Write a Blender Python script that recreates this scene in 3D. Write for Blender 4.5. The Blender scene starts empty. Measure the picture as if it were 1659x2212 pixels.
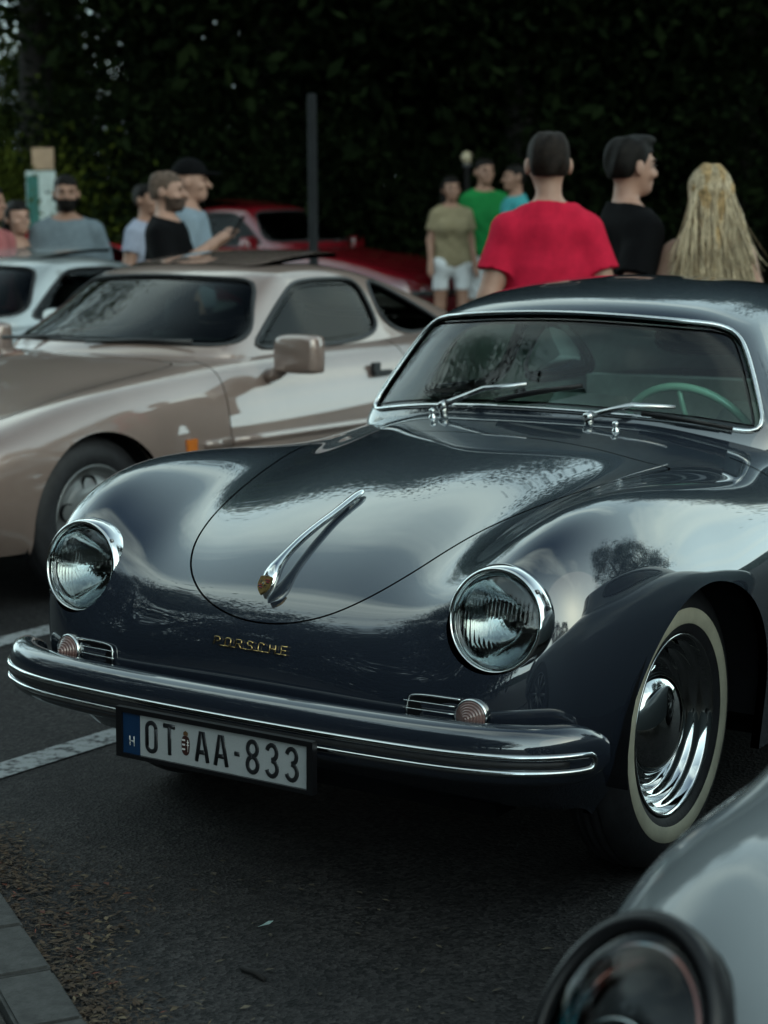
import bpy, bmesh, math, random
import numpy as np
from mathutils import Vector, Matrix

random.seed(7); RNG = np.random.default_rng(7)
SC = bpy.context.scene
COL = SC.collection
PI = math.pi

# ------------------------------------------------------------------ camera
CAM_POS = np.array([2.3585, -3.7033, 1.4328]); YAW, PITCH, ROLL = .589, .156, -.006
def cam_axes():
    cy, sy, cp, sp = math.cos(YAW), math.sin(YAW), math.cos(PITCH), math.sin(PITCH)
    f = np.array([-sy*cp, cy*cp, -sp]); r = np.array([cy, sy, 0]); u = np.cross(r, f)
    cr, sr = math.cos(ROLL), math.sin(ROLL)
    return cr*r+sr*u, -sr*r+cr*u, f
cam_d = bpy.data.cameras.new('camera'); cam = bpy.data.objects.new('camera', cam_d); COL.objects.link(cam)
_r, _u, _f = cam_axes()
cam.matrix_world = Matrix(((_r[0], _u[0], -_f[0], CAM_POS[0]), (_r[1], _u[1], -_f[1], CAM_POS[1]), (_r[2], _u[2], -_f[2], CAM_POS[2]), (0, 0, 0, 1)))
cam_d.sensor_fit = 'HORIZONTAL'; cam_d.sensor_width = 24; cam_d.lens = 3901.2/1659*24
cam_d.clip_start = .05; cam_d.clip_end = 2000
cam_d.dof.use_dof = True; cam_d.dof.focus_distance = 3.85; cam_d.dof.aperture_fstop = 3.5; cam_d.dof.aperture_blades = 0
SC.camera = cam

# ------------------------------------------------------------------ sky, sun, exposure
SUN_AZ, SUN_EL = math.radians(104), math.radians(17)     # azimuth from +Y towards +X
world = bpy.data.worlds.new('World'); SC.world = world; world.use_nodes = True
nt = world.node_tree; nt.nodes.clear()
def nd(tree, t, **kw):
    n = tree.nodes.new(t)
    for k, v in kw.items():
        if k in ('ins',):
            for i, val in v.items(): n.inputs[i].default_value = val
        else: setattr(n, k, v)
    return n
sky = nd(nt, 'ShaderNodeTexSky', sky_type='NISHITA', sun_disc=False, sun_elevation=SUN_EL, sun_rotation=SUN_AZ, air_density=1.0, dust_density=3.0, ozone_density=1.0)
tint = nd(nt, 'ShaderNodeMix', data_type='RGBA', blend_type='MULTIPLY'); tint.inputs[0].default_value = 1
nt.links.new(sky.outputs[0], tint.inputs[6]); tint.inputs[7].default_value = (1.15, 1.38, 1.38, 1)
tc = nd(nt, 'ShaderNodeTexCoord'); sep = nd(nt, 'ShaderNodeSeparateXYZ'); nt.links.new(tc.outputs['Generated'], sep.inputs[0])
zz = nd(nt, 'ShaderNodeMath', operation='MAXIMUM'); nt.links.new(sep.outputs[2], zz.inputs[0]); zz.inputs[1].default_value = 0
za = nd(nt, 'ShaderNodeMath', operation='ADD'); nt.links.new(zz.outputs[0], za.inputs[0]); za.inputs[1].default_value = .18
dv = nd(nt, 'ShaderNodeVectorMath', operation='DIVIDE'); nt.links.new(tc.outputs['Generated'], dv.inputs[0])
cmb = nd(nt, 'ShaderNodeCombineXYZ')
for k in range(3): nt.links.new(za.outputs[0], cmb.inputs[k])
nt.links.new(cmb.outputs[0], dv.inputs[1])
mp = nd(nt, 'ShaderNodeMapping'); mp.inputs['Scale'].default_value = (.55, 1.25, .3); mp.inputs['Rotation'].default_value = (0, 0, .9); mp.inputs['Location'].default_value = (2.7, 1.1, 0)
nt.links.new(dv.outputs[0], mp.inputs[0])
cn = nd(nt, 'ShaderNodeTexNoise', ins={'Scale': 1.2, 'Detail': 6, 'Roughness': .52, 'Distortion': .6}); nt.links.new(mp.outputs[0], cn.inputs['Vector'])
cr_ = nd(nt, 'ShaderNodeValToRGB'); cr_.color_ramp.elements[0].position = .48; cr_.color_ramp.elements[1].position = .80
cr_.color_ramp.elements[0].color = (0, 0, 0, 1); cr_.color_ramp.elements[1].color = (1, 1, 1, 1)
nt.links.new(cn.outputs[0], cr_.inputs[0])
cl = nd(nt, 'ShaderNodeMix', data_type='RGBA'); nt.links.new(cr_.outputs[0], cl.inputs[0]); veil = nd(nt, 'ShaderNodeMix', data_type='RGBA'); vz = nd(nt, 'ShaderNodeMath', operation='MULTIPLY_ADD'); nt.links.new(zz.outputs[0], vz.inputs[0]); vz.inputs[1].default_value = -.92; vz.inputs[2].default_value = .92; nt.links.new(vz.outputs[0], veil.inputs[0]); nt.links.new(tint.outputs[2], veil.inputs[6]); veil.inputs[7].default_value = (27, 36, 37, 1); nt.links.new(veil.outputs[2], cl.inputs[6]); cl.inputs[7].default_value = (27, 32, 29, 1)
bg = nd(nt, 'ShaderNodeBackground'); bg.inputs[1].default_value = .14; nt.links.new(cl.outputs[2], bg.inputs[0])
wo = nd(nt, 'ShaderNodeOutputWorld'); nt.links.new(bg.outputs[0], wo.inputs[0])

sun_d = bpy.data.lights.new('sun', 'SUN'); sun_d.energy = .6; sun_d.angle = math.radians(65); sun_d.color = (1, .88, .72)
sun = bpy.data.objects.new('sun', sun_d); COL.objects.link(sun)
_sd = Vector((math.sin(SUN_AZ)*math.cos(SUN_EL), math.cos(SUN_AZ)*math.cos(SUN_EL), math.sin(SUN_EL)))
sun.rotation_euler = _sd.to_track_quat('Z', 'Y').to_euler()

SC.view_settings.view_transform = 'Standard'; SC.view_settings.look = 'None'; SC.view_settings.gamma = 1
SC.view_settings.exposure = -0.55; SC.view_settings.use_curve_mapping = False
SC.cycles.use_denoising = True
SC.cycles.max_bounces = 14; SC.cycles.transmission_bounces = 12; SC.cycles.transparent_max_bounces = 16; SC.cycles.glossy_bounces = 6; SC.cycles.diffuse_bounces = 2
SC.cycles.caustics_reflective = False; SC.cycles.caustics_refractive = False; SC.cycles.sample_clamp_indirect = 6

# ------------------------------------------------------------------ materials (all procedural)
MATS = {}
def mat(name, col, rough=.5, metal=0., coat=0., var=.12, scale=8., bump=0., bscale=60., spec=.5, trans=0., ior=1.5, coat_rough=.03, rvar=0., col2=None, sheen=0., coat_ior=1.5, thr=(.35, .65)):
    if name in MATS: return MATS[name]
    m = bpy.data.materials.new(name); m.use_nodes = True; t = m.node_tree; b = t.nodes['Principled BSDF']
    tcn = nd(t, 'ShaderNodeTexCoord'); no = nd(t, 'ShaderNodeTexNoise', ins={'Scale': scale, 'Detail': 5, 'Roughness': .6}); t.links.new(tcn.outputs['Object'], no.inputs['Vector'])
    rp = nd(t, 'ShaderNodeValToRGB'); rp.color_ramp.elements[0].position = thr[0]; rp.color_ramp.elements[1].position = thr[1]
    c2 = col2 or tuple(min(1, c*(1+var)) for c in col)
    rp.color_ramp.elements[0].color = (*[c*(1-var) for c in col], 1) if col2 is None else (*col, 1); rp.color_ramp.elements[1].color = (*c2, 1)
    t.links.new(no.outputs[0], rp.inputs[0]); t.links.new(rp.outputs[0], b.inputs['Base Color'])
    b.inputs['Roughness'].default_value = rough; b.inputs['Metallic'].default_value = metal; b.inputs['Coat Weight'].default_value = coat; b.inputs['Coat Roughness'].default_value = coat_rough; b.inputs['Coat IOR'].default_value = coat_ior
    b.inputs['Specular IOR Level'].default_value = spec; b.inputs['Transmission Weight'].default_value = trans; b.inputs['IOR'].default_value = ior
    b.inputs['Sheen Weight'].default_value = sheen
    if rvar:
        mr = nd(t, 'ShaderNodeMapRange'); mr.inputs['To Min'].default_value = max(0, rough-rvar); mr.inputs['To Max'].default_value = rough+rvar
        t.links.new(no.outputs[0], mr.inputs[0]); t.links.new(mr.outputs[0], b.inputs['Roughness'])
    if bump:
        n2 = nd(t, 'ShaderNodeTexNoise', ins={'Scale': bscale, 'Detail': 4}); t.links.new(tcn.outputs['Object'], n2.inputs['Vector'])
        bp = nd(t, 'ShaderNodeBump'); bp.inputs['Strength'].default_value = 1; bp.inputs['Distance'].default_value = bump
        t.links.new(n2.outputs[0], bp.inputs['Height']); t.links.new(bp.outputs[0], b.inputs['Normal'])
    MATS[name] = m; return m
def glass_mat(name, tintc, ior=1.5, rough=0.):
    """thin pane: clear tinted transmission with mirror reflection by Fresnel"""
    if name in MATS: return MATS[name]
    m = bpy.data.materials.new(name); m.use_nodes = True; t = m.node_tree; t.nodes.clear()
    o = nd(t, 'ShaderNodeOutputMaterial'); mx = nd(t, 'ShaderNodeMixShader'); fr = nd(t, 'ShaderNodeFresnel', ins={0: ior})
    tr = nd(t, 'ShaderNodeBsdfTransparent'); gl = nd(t, 'ShaderNodeBsdfGlossy'); gl.inputs['Roughness'].default_value = rough
    tcn = nd(t, 'ShaderNodeTexCoord'); no = nd(t, 'ShaderNodeTexNoise', ins={'Scale': 3.}); t.links.new(tcn.outputs['Object'], no.inputs['Vector'])
    rp = nd(t, 'ShaderNodeValToRGB'); rp.color_ramp.elements[0].color = (*[c*.96 for c in tintc], 1); rp.color_ramp.elements[1].color = (*tintc, 1)
    t.links.new(no.outputs[0], rp.inputs[0]); t.links.new(rp.outputs[0], tr.inputs[0])
    t.links.new(fr.outputs[0], mx.inputs[0]); t.links.new(tr.outputs[0], mx.inputs[1]); t.links.new(gl.outputs[0], mx.inputs[2]); t.links.new(mx.outputs[0], o.inputs[0])
    MATS[name] = m; return m

# ------------------------------------------------------------------ mesh helpers
def empty(name, loc=(0, 0, 0), rz=0., label=None, cat=None, group=None):
    o = bpy.data.objects.new(name, None); COL.objects.link(o); o.location = loc; o.rotation_euler = (0, 0, rz); o.empty_display_size = .1
    return tag(o, label, cat, group)
def tag(o, label=None, cat=None, group=None, kind=None):
    if label: o['label'] = label
    if cat: o['category'] = cat
    if group: o['group'] = group
    if kind: o['kind'] = kind
    return o
def obj(name, V, F, m=None, parent=None, N=None, smooth=True, loc=None):
    me = bpy.data.meshes.new(name); me.from_pydata([tuple(map(float, v)) for v in V], [], [tuple(int(i) for i in f) for f in F]); me.update()
    if smooth:
        me.polygons.foreach_set('use_smooth', [True]*len(me.polygons))
        if N is not None: me.normals_split_custom_set_from_vertices([tuple(map(float, n)) for n in N])
    if m:
        for mm in (m if isinstance(m, (list, tuple)) else [m]): me.materials.append(mm)
    o = bpy.data.objects.new(name, me); COL.objects.link(o)
    if parent: o.parent = parent
    if loc is not None: o.location = loc
    return o
class MB:
    """collects simple solids into one mesh"""
    def __init__(s): s.V = []; s.F = []
    def add(s, V, F):
        k = len(s.V); s.V += [tuple(v) for v in V]; s.F += [tuple(i+k for i in f) for f in F]; return s
    def box(s, c, d, rot=None):
        P = [np.array([x*d[0]/2, y*d[1]/2, z*d[2]/2]) for x in (-1, 1) for y in (-1, 1) for z in (-1, 1)]
        if rot is not None: P = [rot@q for q in P]
        return s.add([q+np.array(c) for q in P], [(0, 1, 3, 2), (4, 6, 7, 5), (0, 4, 5, 1), (2, 3, 7, 6), (0, 2, 6, 4), (1, 5, 7, 3)])
    def tube(s, P, r, n=8, closed=False, flat=1., up=None):
        V, F = tube(P, r, n, closed, flat, up); return s.add(V, F)
    def lathe(s, prof, n=32, M=None, close=False):
        V, F = lathe(prof, n, M); return s.add(V, F)
    def build(s, name, m, parent=None, smooth=True, **k): return obj(name, s.V, s.F, m, parent, smooth=smooth, **k)
def tube(P, r, n=8, closed=False, flat=1., up=None):
    P = np.array(P, float); k = len(P); r = np.broadcast_to(np.asarray(r, float), (k,))
    if closed: T = np.roll(P, -1, 0)-np.roll(P, 1, 0)
    else: T = np.gradient(P, axis=0)
    T /= np.linalg.norm(T, axis=1, keepdims=True)+1e-12
    if up is None:
        a = np.array([0, 0, 1.]) if abs(T[0][2]) < .9 else np.array([1., 0, 0])
        U = np.zeros_like(P); u = a
        for i in range(k):
            u = u-T[i]*(u@T[i]); u = u/(np.linalg.norm(u)+1e-12); U[i] = u
    else:
        U = np.broadcast_to(np.asarray(up, float), P.shape); U = U-T*(U*T).sum(1, keepdims=True); U = U/(np.linalg.norm(U, axis=1, keepdims=True)+1e-12)
    S = np.cross(T, U); ang = np.linspace(0, 2*PI, n, endpoint=False)
    V = (P[:, None]+r[:, None, None]*(np.cos(ang)[None, :, None]*S[:, None]+flat*np.sin(ang)[None, :, None]*U[:, None])).reshape(-1, 3)
    F = []
    for i in range(k if closed else k-1):
        j = (i+1) % k
        for q in range(n): F.append((i*n+q, i*n+(q+1) % n, j*n+(q+1) % n, j*n+q))
    if not closed: F += [tuple(range(n-1, -1, -1)), tuple((k-1)*n+q for q in range(n))]
    return V, F
def frame(c, ax, up=(0, 0, 1)):
    """4x4-like (origin, X, Y, Z) with Z along ax"""
    z = np.array(ax, float); z /= np.linalg.norm(z); u = np.array(up, float); x = np.cross(u, z); x /= np.linalg.norm(x); y = np.cross(z, x)
    return np.array(c, float), x, y, z
def tf(M, P):
    P = np.asarray(P, float); return M[0]+P[..., 0:1]*M[1]+P[..., 1:2]*M[2]+P[..., 2:3]*M[3]
def lathe(prof, n=32, M=None):
    """prof: list of (r, h); r=0 ends become poles"""
    V = []; F = []; idx = []
    for r, h in prof:
        if r < 1e-6: idx.append([len(V)]); V.append((0, 0, h))
        else:
            idx.append(list(range(len(V), len(V)+n)))
            V += [(r*math.cos(2*PI*k/n), r*math.sin(2*PI*k/n), h) for k in range(n)]
    for a, b in zip(idx[:-1], idx[1:]):
        for k in range(n):
            q = (k+1) % n
            if len(a) == 1 and len(b) == 1: continue
            if len(a) == 1: F.append((a[0], b[q], b[k]))
            elif len(b) == 1: F.append((a[k], a[q], b[0]))
            else: F.append((a[k], a[q], b[q], b[k]))
    V = np.array(V)
    if M is not None: V = tf(M, V)
    return V, F
def bmat(n, m):
    E = np.zeros((n+2, n)); E[1:n+1] = np.eye(n); E[0, 0] = 2; E[0, 1] = -1; E[n+1, n-1] = 2; E[n+1, n-2] = -1
    T = np.linspace(0, n-1, (n-1)*m+1); B = np.zeros((len(T), n+2)); D = B.copy()
    for k, t in enumerate(T):
        i = min(int(t), n-2); f = t-i
        B[k, i:i+4] = [(1-f)**3/6, (3*f**3-6*f*f+4)/6, (-3*f**3+3*f*f+3*f+1)/6, f**3/6]
        D[k, i:i+4] = [-(1-f)**2/2, (9*f*f-12*f)/6, (-9*f*f+6*f+3)/6, f*f/2]
    return B@E, D@E
def patch(D, mu=8, mv=8, sharp=.7):
    """smooth cubic surface through a half net D (rows x cols x 3, column 0 on x=0), mirrored to full width"""
    D = np.asarray(D, float); L = D[:, :0:-1].copy(); L[..., 0] *= -1
    G = np.concatenate([L, D], 1); R, C = G.shape[:2]; Su, _ = bmat(R, 1); Sv, _ = bmat(C, 1); P = G.copy()
    for _ in range(3): P = P+sharp*(G-np.einsum('ij,jkc,lk->ilc', Su, P, Sv))
    Bu, Du = bmat(R, mu); Bv, Dv = bmat(C, mv)
    V = np.einsum('ij,jkc,lk->ilc', Bu, P, Bv); a = np.einsum('ij,jkc,lk->ilc', Du, P, Bv); b = np.einsum('ij,jkc,lk->ilc', Bu, P, Dv)
    N = np.cross(b, a); N /= np.linalg.norm(N, axis=2, keepdims=True)+1e-12
    return Sheet.grid(V, N)
class Sheet:
    """polygon sheet with normals that can be trimmed by an implicit function"""
    def __init__(s, V, N, F): s.V, s.N, s.F = np.asarray(V, float), np.asarray(N, float), F
    @staticmethod
    def grid(V, N):
        a, b = V.shape[:2]; I = np.arange(a*b).reshape(a, b)
        F = np.stack([I[:-1, :-1], I[:-1, 1:], I[1:, 1:], I[1:, :-1]], 2).reshape(-1, 4).tolist()
        return Sheet(V.reshape(-1, 3), N.reshape(-1, 3), F)
    def cut(s, val):
        """keep val<=0; returns (Sheet, cut edges as vertex pairs)"""
        val = np.asarray(val, float).copy(); val[np.abs(val) < 1e-7] = 1e-7
        neg = val < 0; newV = []; newN = []; cache = {}; F2 = []; E = []; base = len(s.V); V, N = s.V, s.N
        def mid(i, j):
            k = (i, j) if i < j else (j, i)
            if k not in cache:
                t = val[i]/(val[i]-val[j]); cache[k] = base+len(newV); newV.append(V[i]*(1-t)+V[j]*t); n = N[i]*(1-t)+N[j]*t; newN.append(n/(np.linalg.norm(n)+1e-12))
            return cache[k]
        for f in s.F:
            sg = [neg[i] for i in f]
            if all(sg): F2.append(f); continue
            if not any(sg): continue
            g = []; q = []
            for a in range(len(f)):
                i, j = f[a], f[(a+1) % len(f)]
                if neg[i]: g.append(i)
                if neg[i] != neg[j]:
                    mm = mid(i, j); g.append(mm); q.append((mm, neg[i]))
            if len(q) == 2:
                E.append((q[0][0], q[1][0]) if q[0][1] else (q[1][0], q[0][0]))
            if len(g) >= 3: F2.append(g)
        VV = np.concatenate([V, np.array(newV).reshape(-1, 3)]); NN = np.concatenate([N, np.array(newN).reshape(-1, 3)])
        used = np.zeros(len(VV), bool)
        for f in F2: used[f] = True
        mp_ = np.cumsum(used)-1
        return Sheet(VV[used], NN[used], [[int(mp_[i]) for i in f] for f in F2]), [(int(mp_[a]), int(mp_[b])) for a, b in E if used[a] and used[b]]
    def lip(s, E, depth, fold=None):
        """turn the cut edge inwards by depth along -normal (or along fold)"""
        V = s.V; nv = []; nn = []; F = []; k = len(V); cache = {}
        for a, b in E:
            t = V[b]-V[a]; t = t/(np.linalg.norm(t)+1e-12)
            for i in (a, b):
                d = -s.N[i] if fold is None else np.asarray(fold, float)
                ln = np.cross(t, d); ln = ln/(np.linalg.norm(ln)+1e-12)
                if i not in cache: cache[i] = k+len(nv); nv += [V[i], V[i]+d*depth]; nn += [ln, ln]
                else:
                    q = cache[i]-k; nn[q] = nn[q]+ln; nn[q+1] = nn[q+1]+ln
            F.append((cache[b], cache[a], cache[a]+1, cache[b]+1))
        if not nv: return s
        nn = np.array(nn); nn /= np.linalg.norm(nn, axis=1, keepdims=True)+1e-12
        return Sheet(np.concatenate([V, np.array(nv)]), np.concatenate([s.N, nn]), s.F+[list(f) for f in F])
    def offset(s, d): return Sheet(s.V+s.N*d, s.N, s.F)
    def flip(s): return Sheet(s.V, -s.N, [f[::-1] for f in s.F])
    def build(s, name, m, parent=None): return obj(name, s.V, s.F, m, parent, N=s.N)
def loops(E):
    nx = {}
    for a, b in E: nx.setdefault(a, []).append(b); nx.setdefault(b, []).append(a)
    out = []; seen = set()
    ends = [v for v in nx if len(nx[v]) == 1]
    for st in ends+list(nx):
        if st in seen: continue
        L = [st]; seen.add(st)
        while True:
            c = [q for q in nx[L[-1]] if q not in seen]
            if not c: break
            L.append(c[0]); seen.add(c[0])
        out.append(L)
    return out
def resample(P, n, closed=True):
    P = np.asarray(P, float)
    if closed: P = np.concatenate([P, P[:1]])
    d = np.concatenate([[0], np.cumsum(np.linalg.norm(np.diff(P, axis=0), axis=1))])
    t = np.linspace(0, d[-1], n, endpoint=not closed)
    return np.stack([np.interp(t, d, P[:, k]) for k in range(P.shape[1])], 1)
def smooth_loop(P, it=3, closed=True):
    P = np.asarray(P, float)
    for _ in range(it):
        if closed: P = (np.roll(P, 1, 0)+2*P+np.roll(P, -1, 0))/4
        else: Q = P.copy(); Q[1:-1] = (P[:-2]+2*P[1:-1]+P[2:])/4; P = Q
    return P
def chaikin(P, it=3, closed=True):
    P = np.asarray(P, float)
    for _ in range(it):
        if closed: Q = np.roll(P, -1, 0); P = np.stack([.75*P+.25*Q, .25*P+.75*Q], 1).reshape(-1, P.shape[1])
        else:
            a = P[:-1]; b = P[1:]; P = np.concatenate([P[:1], np.stack([.75*a+.25*b, .25*a+.75*b], 1).reshape(-1, P.shape[1]), P[-1:]])
    return P
def sdf_poly(X, Y, P):
    P = np.asarray(P, float); A = P; B = np.roll(P, -1, 0); d2 = np.full(X.shape, 1e9); ins = np.zeros(X.shape, bool)
    for (ax, ay), (bx, by) in zip(A, B):
        ex, ey = bx-ax, by-ay; wx, wy = X-ax, Y-ay
        t = np.clip((wx*ex+wy*ey)/(ex*ex+ey*ey+1e-15), 0, 1); d2 = np.minimum(d2, (wx-t*ex)**2+(wy-t*ey)**2)
        if ay != by: ins ^= ((ay > Y) != (by > Y)) & (X < ex*(Y-ay)/(by-ay)+ax)
    return np.where(ins, -1, 1)*np.sqrt(d2)
def strokes(name, polys, w, h, M, m, parent, n=6):
    """raised lettering: each polyline a rounded bar of width 2w and height h in the plane of frame M"""
    b = MB()
    for P in polys:
        P = np.array(P, float); Q = np.concatenate([P, np.zeros((len(P), 1))], 1)
        b.tube(tf(M, Q), w, 10, False, h/w, up=M[3])
    return b.build(name, m, parent)
def arc(cx, cy, rx, ry, a0, a1, n=10):
    return [(cx+rx*math.cos(math.radians(a0+(a1-a0)*k/n)), cy+ry*math.sin(math.radians(a0+(a1-a0)*k/n))) for k in range(n+1)]
def copy_tree(o, parent=None):
    c = o.copy(); COL.objects.link(c); c.parent = parent
    for ch in list(o.children): copy_tree(ch, c)
    return c

# ================================================================== ground
def asphalt_mat():
    m = bpy.data.materials.new('asphalt'); m.use_nodes = True; t = m.node_tree; b = t.nodes['Principled BSDF']
    tcn = nd(t, 'ShaderNodeTexCoord'); P = tcn.outputs['Object']
    def noise(s, d=5, r=.6): n = nd(t, 'ShaderNodeTexNoise', ins={'Scale': s, 'Detail': d, 'Roughness': r}); t.links.new(P, n.inputs['Vector']); return n.outputs[0]
    def ramp(src, p0, p1, c0, c1):
        r = nd(t, 'ShaderNodeValToRGB'); r.color_ramp.elements[0].position = p0; r.color_ramp.elements[1].position = p1; r.color_ramp.elements[0].color = (*c0, 1); r.color_ramp.elements[1].color = (*c1, 1); t.links.new(src, r.inputs[0]); return r.outputs[0]
    def mix(f, a, bb, mode='MIX'):
        x = nd(t, 'ShaderNodeMix', data_type='RGBA', blend_type=mode)
        if isinstance(f, float): x.inputs[0].default_value = f
        else: t.links.new(f, x.inputs[0])
        for k, v in ((6, a), (7, bb)):
            if isinstance(v, tuple): x.inputs[k].default_value = (*v, 1)
            else: t.links.new(v, x.inputs[k])
        return x.outputs[2]
    vo = nd(t, 'ShaderNodeTexVoronoi', ins={'Scale': 115.}); t.links.new(P, vo.inputs['Vector'])
    stone = ramp(vo.outputs['Color'], .2, .95, (.003, .0029, .003), (.066, .061, .059))
    patches = ramp(noise(.9, 6, .62), .38, .66, (.50, .48, .49), (.95, .92, .91)); spots = ramp(noise(5, 6, .7), .42, .72, (1.1, 1.1, 1.1), (.45, .45, .47))
    c = mix(1., stone, patches, 'MULTIPLY'); c = mix(1., c, spots, 'MULTIPLY')
    t.links.new(c, b.inputs['Base Color']); b.inputs['Roughness'].default_value = .78; b.inputs['Specular IOR Level'].default_value = .35
    bp = nd(t, 'ShaderNodeBump'); bp.inputs['Distance'].default_value = .007; bp.inputs['Strength'].default_value = .9
    ad = nd(t, 'ShaderNodeMath', operation='MULTIPLY_ADD'); t.links.new(noise(170, 3, .7), ad.inputs[0]); ad.inputs[1].default_value = .8; t.links.new(vo.outputs['Distance'], ad.inputs[2])
    t.links.new(ad.outputs[0], bp.inputs['Height']); t.links.new(bp.outputs[0], b.inputs['Normal'])
    return m
ASPH = asphalt_mat()
def ground_z(x, y):
    d = (np.array([x, y])-CAM_POS[:2])@np.array([-math.sin(YAW), math.cos(YAW)])
    return .24*np.clip((d-13.5)/3.0, 0, 1)**2*(3-2*np.clip((d-13.5)/3.0, 0, 1))
gx = np.concatenate([[-600, -200, -90], np.linspace(-50, 40, 46), [90, 200, 600]]); gy = np.concatenate([[-600, -200, -80], np.linspace(-40, 50, 46), [90, 200, 600]])
V = [(x, y, ground_z(x, y)) for y in gy for x in gx]; nx_ = len(gx)
F = [(j*nx_+i, j*nx_+i+1, (j+1)*nx_+i+1, (j+1)*nx_+i) for j in range(len(gy)-1) for i in range(nx_-1)]
tag(obj('ground', V, F, ASPH), kind='structure')

# ================================================================== classic coupe (main car)
BODY=[
[(0,-.54,.235),(.18,-.54,.235),(.34,-.54,.235),(.45,-.535,.235),(.54,-.53,.235),(.61,-.515,.235),(.655,-.49,.235),(.68,-.465,.235),(.69,-.445,.225),(.70,-.42,.20)],
[(0,-.67,.325),(.18,-.668,.325),(.34,-.66,.325),(.46,-.65,.325),(.56,-.635,.325),(.645,-.59,.32),(.705,-.535,.32),(.74,-.46,.30),(.74,-.41,.27),(.745,-.38,.20)],
[(0,-.70,.45),(.18,-.698,.45),(.34,-.693,.45),(.46,-.685,.455),(.57,-.67,.46),(.665,-.62,.45),(.73,-.545,.44),(.765,-.44,.41),(.77,-.36,.35),(.765,-.32,.20)],
[(0,-.685,.555),(.18,-.68,.555),(.34,-.665,.56),(.46,-.655,.57),(.575,-.645,.59),(.68,-.60,.59),(.75,-.505,.57),(.785,-.37,.52),(.79,-.28,.42),(.775,-.25,.20)],
[(0,-.63,.635),(.18,-.625,.635),(.34,-.613,.642),(.46,-.607,.672),(.58,-.60,.725),(.69,-.545,.715),(.765,-.425,.665),(.797,-.26,.59),(.80,-.18,.47),(.78,-.17,.20)],
[(0,-.53,.71),(.18,-.525,.708),(.34,-.515,.705),(.46,-.505,.742),(.585,-.49,.815),(.70,-.42,.795),(.77,-.285,.725),(.803,-.14,.63),(.805,-.09,.49),(.78,-.09,.20)],
[(0,-.36,.785),(.18,-.36,.78),(.34,-.355,.768),(.46,-.345,.785),(.59,-.325,.858),(.70,-.26,.832),(.77,-.15,.745),(.805,-.04,.64),(.81,0,.50),(.785,0,.20)],
[(0,-.14,.85),(.18,-.14,.845),(.34,-.135,.822),(.46,-.125,.818),(.585,-.105,.862),(.70,-.065,.845),(.765,.0,.755),(.808,.06,.65),(.812,.09,.50),(.785,.09,.2)],
[(0,.10,.893),(.18,.10,.888),(.34,.105,.865),(.46,.115,.844),(.58,.13,.853),(.695,.15,.836),(.768,.19,.76),(.808,.22,.65),(.812,.24,.50),(.785,.24,.2)],
[(0,.36,.92),(.18,.36,.915),(.34,.36,.90),(.47,.37,.868),(.58,.375,.848),(.69,.39,.82),(.77,.41,.755),(.806,.42,.65),(.808,.43,.50),(.78,.43,.2)],
[(0,.60,.94),(.18,.60,.937),(.34,.60,.925),(.47,.605,.90),(.585,.61,.868),(.69,.61,.825),(.77,.62,.755),(.806,.62,.65),(.808,.62,.50),(.775,.62,.2)],
[(0,.90,.95),(.18,.90,.948),(.34,.90,.94),(.48,.90,.92),(.60,.90,.885),(.70,.90,.835),(.775,.90,.76),(.806,.90,.65),(.808,.9,.50),(.775,.9,.2)],
[(0,1.3,.96),(.18,1.3,.958),(.34,1.3,.95),(.48,1.3,.93),(.60,1.3,.895),(.70,1.3,.845),(.78,1.3,.765),(.81,1.3,.65),(.81,1.3,.50),(.775,1.3,.2)],
[(0,1.7,.965),(.18,1.7,.963),(.34,1.7,.955),(.48,1.7,.94),(.60,1.7,.905),(.71,1.7,.855),(.79,1.7,.77),(.82,1.7,.65),(.815,1.7,.50),(.77,1.7,.2)],
[(0,2.05,.955),(.18,2.05,.952),(.34,2.05,.945),(.48,2.05,.925),(.60,2.05,.89),(.71,2.05,.84),(.79,2.05,.755),(.825,2.05,.65),(.815,2.05,.50),(.77,2.05,.2)],
[(0,2.35,.91),(.18,2.35,.905),(.34,2.35,.89),(.47,2.35,.86),(.58,2.34,.825),(.68,2.33,.775),(.76,2.32,.70),(.80,2.31,.61),(.80,2.30,.48),(.76,2.3,.22)],
[(0,2.62,.81),(.18,2.62,.805),(.33,2.61,.785),(.45,2.60,.755),(.55,2.58,.72),(.63,2.56,.675),(.70,2.53,.62),(.745,2.50,.54),(.755,2.48,.44),(.73,2.46,.24)],
[(0,2.84,.66),(.18,2.84,.655),(.32,2.82,.64),(.43,2.80,.615),(.51,2.77,.585),(.58,2.73,.55),(.64,2.69,.51),(.68,2.65,.46),(.70,2.61,.39),(.69,2.58,.25)],
[(0,2.95,.50),(.18,2.945,.498),(.31,2.93,.49),(.41,2.90,.475),(.48,2.87,.455),(.54,2.83,.435),(.59,2.79,.41),(.63,2.74,.38),(.65,2.70,.33),(.65,2.67,.25)],
[(0,2.94,.35),(.17,2.935,.35),(.30,2.92,.345),(.39,2.89,.34),(.46,2.86,.335),(.51,2.82,.325),(.55,2.78,.315),(.58,2.74,.30),(.60,2.71,.28),(.61,2.69,.25)],
[(0,2.86,.24),(.17,2.855,.24),(.29,2.84,.24),(.37,2.82,.24),(.43,2.79,.24),(.48,2.76,.24),(.51,2.73,.24),(.54,2.71,.24),(.56,2.69,.24),(.57,2.68,.24)],
]
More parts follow.
